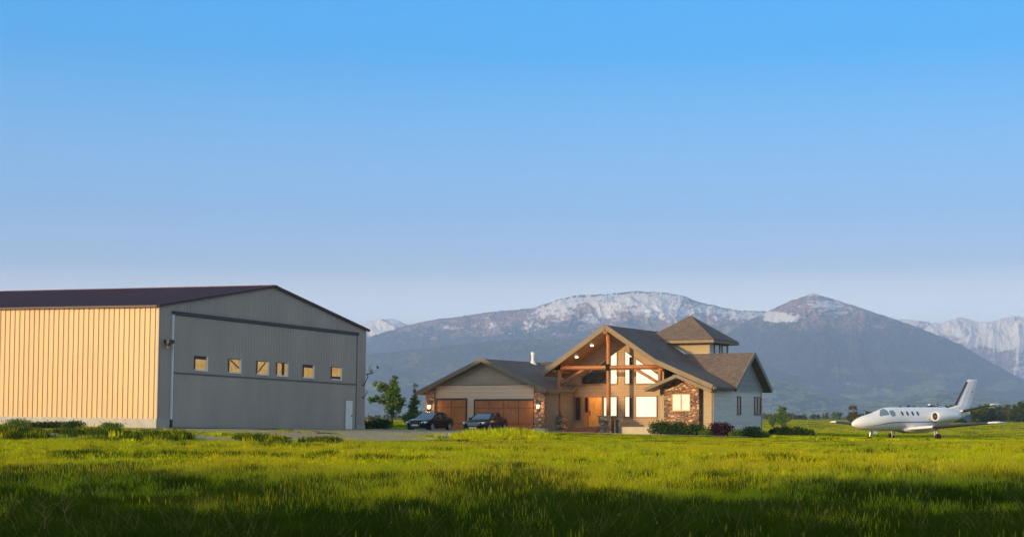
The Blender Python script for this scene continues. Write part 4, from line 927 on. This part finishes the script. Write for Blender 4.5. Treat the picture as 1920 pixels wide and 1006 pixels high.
# ------------------------------------------------------------------ grass (stuff, instanced tufts)
def blade_mat(name, stops, patch_cols, trans=.28):
    m = NT(name); g = m.node('ShaderNodeNewGeometry'); oi = m.node('ShaderNodeObjectInfo')
    mp = m.node('ShaderNodeMapping'); mp.inputs['Scale'].default_value = (.16, .05, 0); m.l.new(g.outputs['Position'], mp.inputs[0])
    big = m.noise(mp.outputs[0], 1, 4, .6)
    c1 = m.ramp(oi.outputs['Random'], stops); c2 = m.ramp(big, patch_cols)
    c = m.mix(.55, c1, c2)
    mp2 = m.node('ShaderNodeMapping'); mp2.inputs['Scale'].default_value = (1.1, .6, 0); m.l.new(g.outputs['Position'], mp2.inputs[0])
    c = m.mix(1.0, c, m.ramp(m.noise(mp2.outputs[0], 1, 3), [(.3, (.65, .7, .6)), (.7, (1.3, 1.25, 1.2))]), 'MULTIPLY')
    d = m.node('ShaderNodeBsdfDiffuse'); t = m.node('ShaderNodeBsdfTranslucent'); x = m.node('ShaderNodeMixShader'); x.inputs[0].default_value = trans
    m.l.new(c, d.inputs[0]); m.l.new(c, t.inputs[0]); m.l.new(d.outputs[0], x.inputs[1]); m.l.new(t.outputs[0], x.inputs[2]); m.l.new(x.outputs[0], m.out.inputs[0])
    return m.mat
GRS = [(0, (.16, .26, .004)), (.4, (.34, .46, .004)), (.75, (.52, .55, .006)), (1, (.60, .54, .015))]
GPT = [(.30, (.20, .36, .006)), (.44, (.46, .55, .006)), (.58, (.56, .50, .008)), (.70, (.28, .46, .006))]
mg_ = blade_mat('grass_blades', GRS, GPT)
mdk = blade_mat('dark_shade_grass_blades', [(0, (.03, .05, .004)), (1, (.085, .13, .008))], [(.3, (.035, .06, .004)), (.7, (.08, .13, .008))])  # dark clumps, also colours in the shade on the nearest grass
mseed = blade_mat('seed_heads', [(0, (.20, .20, .04)), (1, (.30, .27, .07))], GPT)
mstraw = blade_mat('dry_straw', [(0, (.24, .19, .07)), (1, (.38, .30, .13))], [(.3, (.22, .18, .06)), (.7, (.34, .26, .10))])
mfl = mat('white_flower', (.38, .38, .24), .8, .1)
def tuft(name, seed, n, spread, h, w, mats, seedheads=0, lean=.35, flowers=0):
    rng = np.random.default_rng(seed); V = []; F = []; MI = []
    for i in range(n):
        a = rng.uniform(0, 6.28); r = spread*math.sqrt(rng.uniform()); bx, by = r*cos(a), r*sin(a); hh = h*rng.uniform(.5, 1.15)
        ld = rng.uniform(0, 6.28); le = lean*hh*rng.uniform(.2, 1.2); fd = rng.uniform(0, 3.14); ww = w*rng.uniform(.7, 1.3); n0 = len(V)
        for k, (tz, wf) in enumerate(((0, 1), (.4, .85), (.75, .5))):
            cx = bx+cos(ld)*le*tz**2; cy = by+sin(ld)*le*tz**2; z = hh*tz*(1-.1*tz)
            V += [(cx-cos(fd)*ww*wf/2, cy-sin(fd)*ww*wf/2, z), (cx+cos(fd)*ww*wf/2, cy+sin(fd)*ww*wf/2, z)]
        tipc = (bx+cos(ld)*le, by+sin(ld)*le, hh*.9); V.append(tipc)
        F += [(n0, n0+1, n0+3, n0+2), (n0+2, n0+3, n0+5, n0+4), (n0+4, n0+5, n0+6)]; MI += [0]*3
        if i < seedheads:
            n0 = len(V); s = .008; x, y, z = tipc
            V += [(x, y, z-.04), (x+s, y, z+.03), (x, y+s*.3, z+.11), (x-s, y, z+.03), (x, y+s, z+.03), (x, y-s, z+.03)]
            F += [(n0, n0+1, n0+2, n0+3), (n0, n0+4, n0+2, n0+5)]; MI += [1, 1]
        elif i < seedheads+flowers:
            n0 = len(V); s = .013; x, y, z = tipc
            V += [(x-s, y, z), (x, y-s, z+s), (x+s, y, z), (x, y+s, z-s), (x-s, y+s, z+s*2), (x+s, y, z+s*1.5)]
            F += [(n0, n0+1, n0+2, n0+3), (n0+1, n0+5, n0+4)]; MI += [2, 2]
    me = bpy.data.meshes.new(name); me.from_pydata(V, [], F)
    for m in mats: me.materials.append(m)
    me.polygons.foreach_set('material_index', MI); return bpy.data.objects.new(name, me)
tc_ = bpy.data.collections.new('tuft_sources')
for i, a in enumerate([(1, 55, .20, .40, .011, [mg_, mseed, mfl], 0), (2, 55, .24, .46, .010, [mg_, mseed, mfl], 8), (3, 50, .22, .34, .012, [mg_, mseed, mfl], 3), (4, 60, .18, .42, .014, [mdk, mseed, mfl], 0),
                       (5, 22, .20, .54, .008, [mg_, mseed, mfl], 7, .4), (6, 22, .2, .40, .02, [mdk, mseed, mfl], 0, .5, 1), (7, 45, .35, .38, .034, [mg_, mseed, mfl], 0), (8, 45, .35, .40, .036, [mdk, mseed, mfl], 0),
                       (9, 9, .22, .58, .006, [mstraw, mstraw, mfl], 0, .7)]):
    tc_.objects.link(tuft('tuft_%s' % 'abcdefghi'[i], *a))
rg = np.random.default_rng(99)
def inpoly(x, y, P):
    c = np.zeros(len(x), bool); n = len(P); j = n-1
    for i in range(n):
        xi, yi = P[i]; xj, yj = P[j]
        c ^= ((yi > y) != (yj > y)) & (x < (xj-xi)*(y-yi)/(yj-yi+1e-12)+xi); j = i
    return c
ph = radians(27)
def hl(a, b): return (7.36+a*cos(ph)+b*sin(ph), 122-a*sin(ph)+b*cos(ph))
HOUSEP = [hl(-15, -2.4), hl(-4, -2.4), hl(-4.9, -.7), hl(4, -.7), hl(8.3, -.1), hl(8.3, 12.2), hl(-15, 12.2)]
HANGP = [(-20.9, 93.9), (-10.5, 113.6), (-42, 127), (-53, 107)]
pts = []; 
def zone(y0, y1, dens, kindf, xl=None, xr=None, margin=1.06):
    A = .34*(y1*y1-y0*y0)*1.1; n = int(A*dens*1.0); y = np.sqrt(rg.uniform(y0*y0, y1*y1, n)); x = rg.uniform(-1, 1, n)*(.33*y+1)
    if xl is not None: k = (x > xl); x = x[k]; y = y[k]
    if xr is not None: k = (x < xr); x = x[k]; y = y[k]
    pts.append((x, y, kindf))
zone(14.5, 45, 17, 0); zone(45, 92, 9, 1); zone(92, 128, 7, 2); zone(128, 240, 1.8, 3); zone(240, 560, .34, 4)
PX_, PY_, IDX, SC, RT = [], [], [], [], []
for x, y, kf in pts:
    n = len(x); ok = ~inpoly(x, y, HANGP) & ~inpoly(x, y, HOUSEP) & ~inpoly(x, y, WALK)
    gr = inpoly(x, y, GRAVEL); ok &= ~(gr & (rg.uniform(size=n) > .05+.5*(fbm(x/3., y/3., 5, 3) > np.where(y < 93, .41, .62)))); 
    ok &= ~(gr & (y > 106))
    clump = fbm(x/2.2, y/4., 77, 4); zc_ = fbm(x/9., y/16., 31, 4)
    idx = rg.choice([0, 1, 2, 1, 2, 0, 0, 2, 1, 4], n)
    dark = clump+rg.normal(size=n)*.16+.45*np.clip((36-y)/17, 0, 1)+.10*((x < -.2*y)&(y<60)) > np.where(y > 45, .72, .67); idx = np.where(dark, 3, idx); idx = np.where(rg.uniform(size=n) < .05, 5, idx)  # more dark tufts nearby and at lower left: foreground shade put into colour
    idx = np.where(rg.uniform(size=n) < np.where(y < 40, .13, .06), 8, idx)
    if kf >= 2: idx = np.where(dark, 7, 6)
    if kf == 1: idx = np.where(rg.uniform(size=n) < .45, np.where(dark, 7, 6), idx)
    hgt = .75+.7*(clump-.5)+.35*(zc_-.5)
    hgt = hgt*(.25+.75*(1-sm(y, 70, 94)))
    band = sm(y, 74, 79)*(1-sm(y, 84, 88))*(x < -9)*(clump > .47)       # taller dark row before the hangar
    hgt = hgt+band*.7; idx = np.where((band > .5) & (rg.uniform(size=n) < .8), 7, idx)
    mound = np.exp(-((x+.9)/3.6)**4-((y-99.5)/3.2)**2); hgt = hgt+1.7*mound; idx = np.where((mound > .3), 6, idx)
    far = sm(y, 128, 150); hgt = hgt+.25*far
    if kf >= 3: PPX = x/y*3000+960; ok &= (PPX > 1420) | ((PPX > 680) & (PPX < 810))
    idx = np.where((idx == 4) & ((y > 66) | ((y < 36) & (rg.uniform(size=n) < .8))), 1, idx)
    nearr = (y > 103) & (x < 18) & (y < 128) & (mound < .2); hgt = np.where(nearr, .14, hgt)
    jetz = (x > 20) & (y > 100) & (y < 124); hgt = np.where(jetz, .55+.4*(clump-.5), hgt)
    PX_.append(x[ok]); PY_.append(y[ok]); IDX.append(idx[ok]); h = hgt[ok]*rg.uniform(.8, 1.2, ok.sum())
    ws = (1.0, 1.15, 1.15, 2.4, 5.5)[kf]
    SC.append(np.stack([h*0+ws, h*0+ws, np.maximum(.12, h)], -1)); RT.append(rg.uniform(0, 6.28, ok.sum()))
X_ = np.concatenate(PX_); Y_ = np.concatenate(PY_); I_ = np.concatenate(IDX).astype(np.int32); S_ = np.concatenate(SC); R_ = np.concatenate(RT); Z_ = gz(X_, Y_)-.01
me = bpy.data.meshes.new('grass'); me.vertices.add(len(X_)); me.vertices.foreach_set('co', np.stack([X_, Y_, Z_], -1).ravel())
a = me.attributes.new('idx', 'INT', 'POINT'); a.data.foreach_set('value', I_)
a = me.attributes.new('scl', 'FLOAT_VECTOR', 'POINT'); a.data.foreach_set('vector', S_.astype(np.float32).ravel())
a = me.attributes.new('rot', 'FLOAT_VECTOR', 'POINT'); a.data.foreach_set('vector', np.stack([R_*0, R_*0, R_], -1).astype(np.float32).ravel())
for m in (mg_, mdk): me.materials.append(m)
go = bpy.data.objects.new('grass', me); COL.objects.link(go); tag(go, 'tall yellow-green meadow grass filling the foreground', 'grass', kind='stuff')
gn = bpy.data.node_groups.new('grass_scatter', 'GeometryNodeTree')
gn.interface.new_socket('Geometry', in_out='INPUT', socket_type='NodeSocketGeometry'); gn.interface.new_socket('Geometry', in_out='OUTPUT', socket_type='NodeSocketGeometry')
N = gn.nodes; gi = N.new('NodeGroupInput'); go_ = N.new('NodeGroupOutput'); ip = N.new('GeometryNodeInstanceOnPoints'); ci = N.new('GeometryNodeCollectionInfo')
ci.inputs['Collection'].default_value = tc_; ci.inputs['Separate Children'].default_value = True; ci.inputs['Reset Children'].default_value = True
def na(nm, ty): n = N.new('GeometryNodeInputNamedAttribute'); n.data_type = ty; n.inputs['Name'].default_value = nm; return n.outputs[0]
ip.inputs['Pick Instance'].default_value = True
gn.links.new(gi.outputs[0], ip.inputs['Points']); gn.links.new(ci.outputs[0], ip.inputs['Instance'])
gn.links.new(na('idx', 'INT'), ip.inputs['Instance Index']); gn.links.new(na('rot', 'FLOAT_VECTOR'), ip.inputs['Rotation']); gn.links.new(na('scl', 'FLOAT_VECTOR'), ip.inputs['Scale'])
gn.links.new(ip.outputs[0], go_.inputs[0]); md_ = go.modifiers.new('scatter', 'NODES'); md_.node_group = gn
print('tufts', len(X_))

# dry stalks in the foreground
def stalk(px, Y, h, label, seed):
    rng = random.Random(seed); x = at(px, Y); z = float(gz(x, Y)); root = empty('dry_stalk', (x, Y, z)); tag(root, label, 'weed'); g = Geo()
    p = Vector((0, 0, 0)); pts_ = [p.copy()]
    for k in range(5): p = p+Vector((rng.uniform(-.04, .05), 0, h/5)); pts_.append(p.copy())
    g.tube(pts_, [.004, .004, .0035, .003, .002, .0015], 5)
    for k in range(11):
        b = pts_[rng.randint(2, 4)]; d = Vector((rng.uniform(-.2, .2), rng.uniform(-.1, .1), rng.uniform(.06, .2))); g.tube([b, b+d*.5+Vector((0, 0, .02)), b+d], [.0025, .002, .0015], 4)
    g.build('stem', mat('dry_stalk_straw', (.26, .18, .08), .9), root)
stalk(80, 19, .62, 'dry branching weed stalk, left of the pair in the dark foreground grass', 1); stalk(112, 19.5, .7, 'dry branching weed stalk, right of the pair in the dark foreground grass', 2)

# woodland added out of view behind the camera to throw evening shade over the nearest grass
rng = np.random.default_rng(5); VV = []
for i in range(52):
    cx = -150+i*3.4+rng.uniform(-1, 1); cy = -16+rng.uniform(-4, 4); hh = rng.uniform(9.8, 13.2)+max(0, min(6, (-72-cx)*.17))
    n = 900; P = rng.normal(size=(n, 3))*np.array([1.7, 1.7, 3.0])+np.array([cx, cy, hh-5.5]); P[:, 2] = np.clip(P[:, 2], .1, hh+.5)
    low = rng.uniform(size=(600, 3))*np.array([4.4, 4, 9])+np.array([cx-2.2, cy-2, 0]); P = np.concatenate([P, low])
    it = iter(P); VV.append(leaf_cloud(rng, len(P), lambda: next(it), .55, 0, .7))
o = leaf_mesh('unseen_shade_woodland', np.concatenate(VV), L['dtree'], None); tag(o, 'dense belt of dark trees added out of view behind the viewpoint to shade the grass', 'unseen_shade_woodland', kind='stuff')

# ------------------------------------------------------------------ haze: real air between here and the mountains
hz = Geo(); hz.box(-8000, 8000, -260, 12500, -3, 640)
hm = bpy.data.materials.new('haze_air'); hm.use_nodes = True; t = hm.node_tree; t.nodes.clear()
o_ = t.nodes.new('ShaderNodeOutputMaterial'); pv = t.nodes.new('ShaderNodeVolumePrincipled'); t.links.new(pv.outputs[0], o_.inputs['Volume'])
pv.inputs['Color'].default_value = (.44, .64, 1.0, 1); pv.inputs['Density'].default_value = 1.7e-4; pv.inputs['Anisotropy'].default_value = .0
ho = hz.build('haze', hm); tag(ho, kind='stuff')
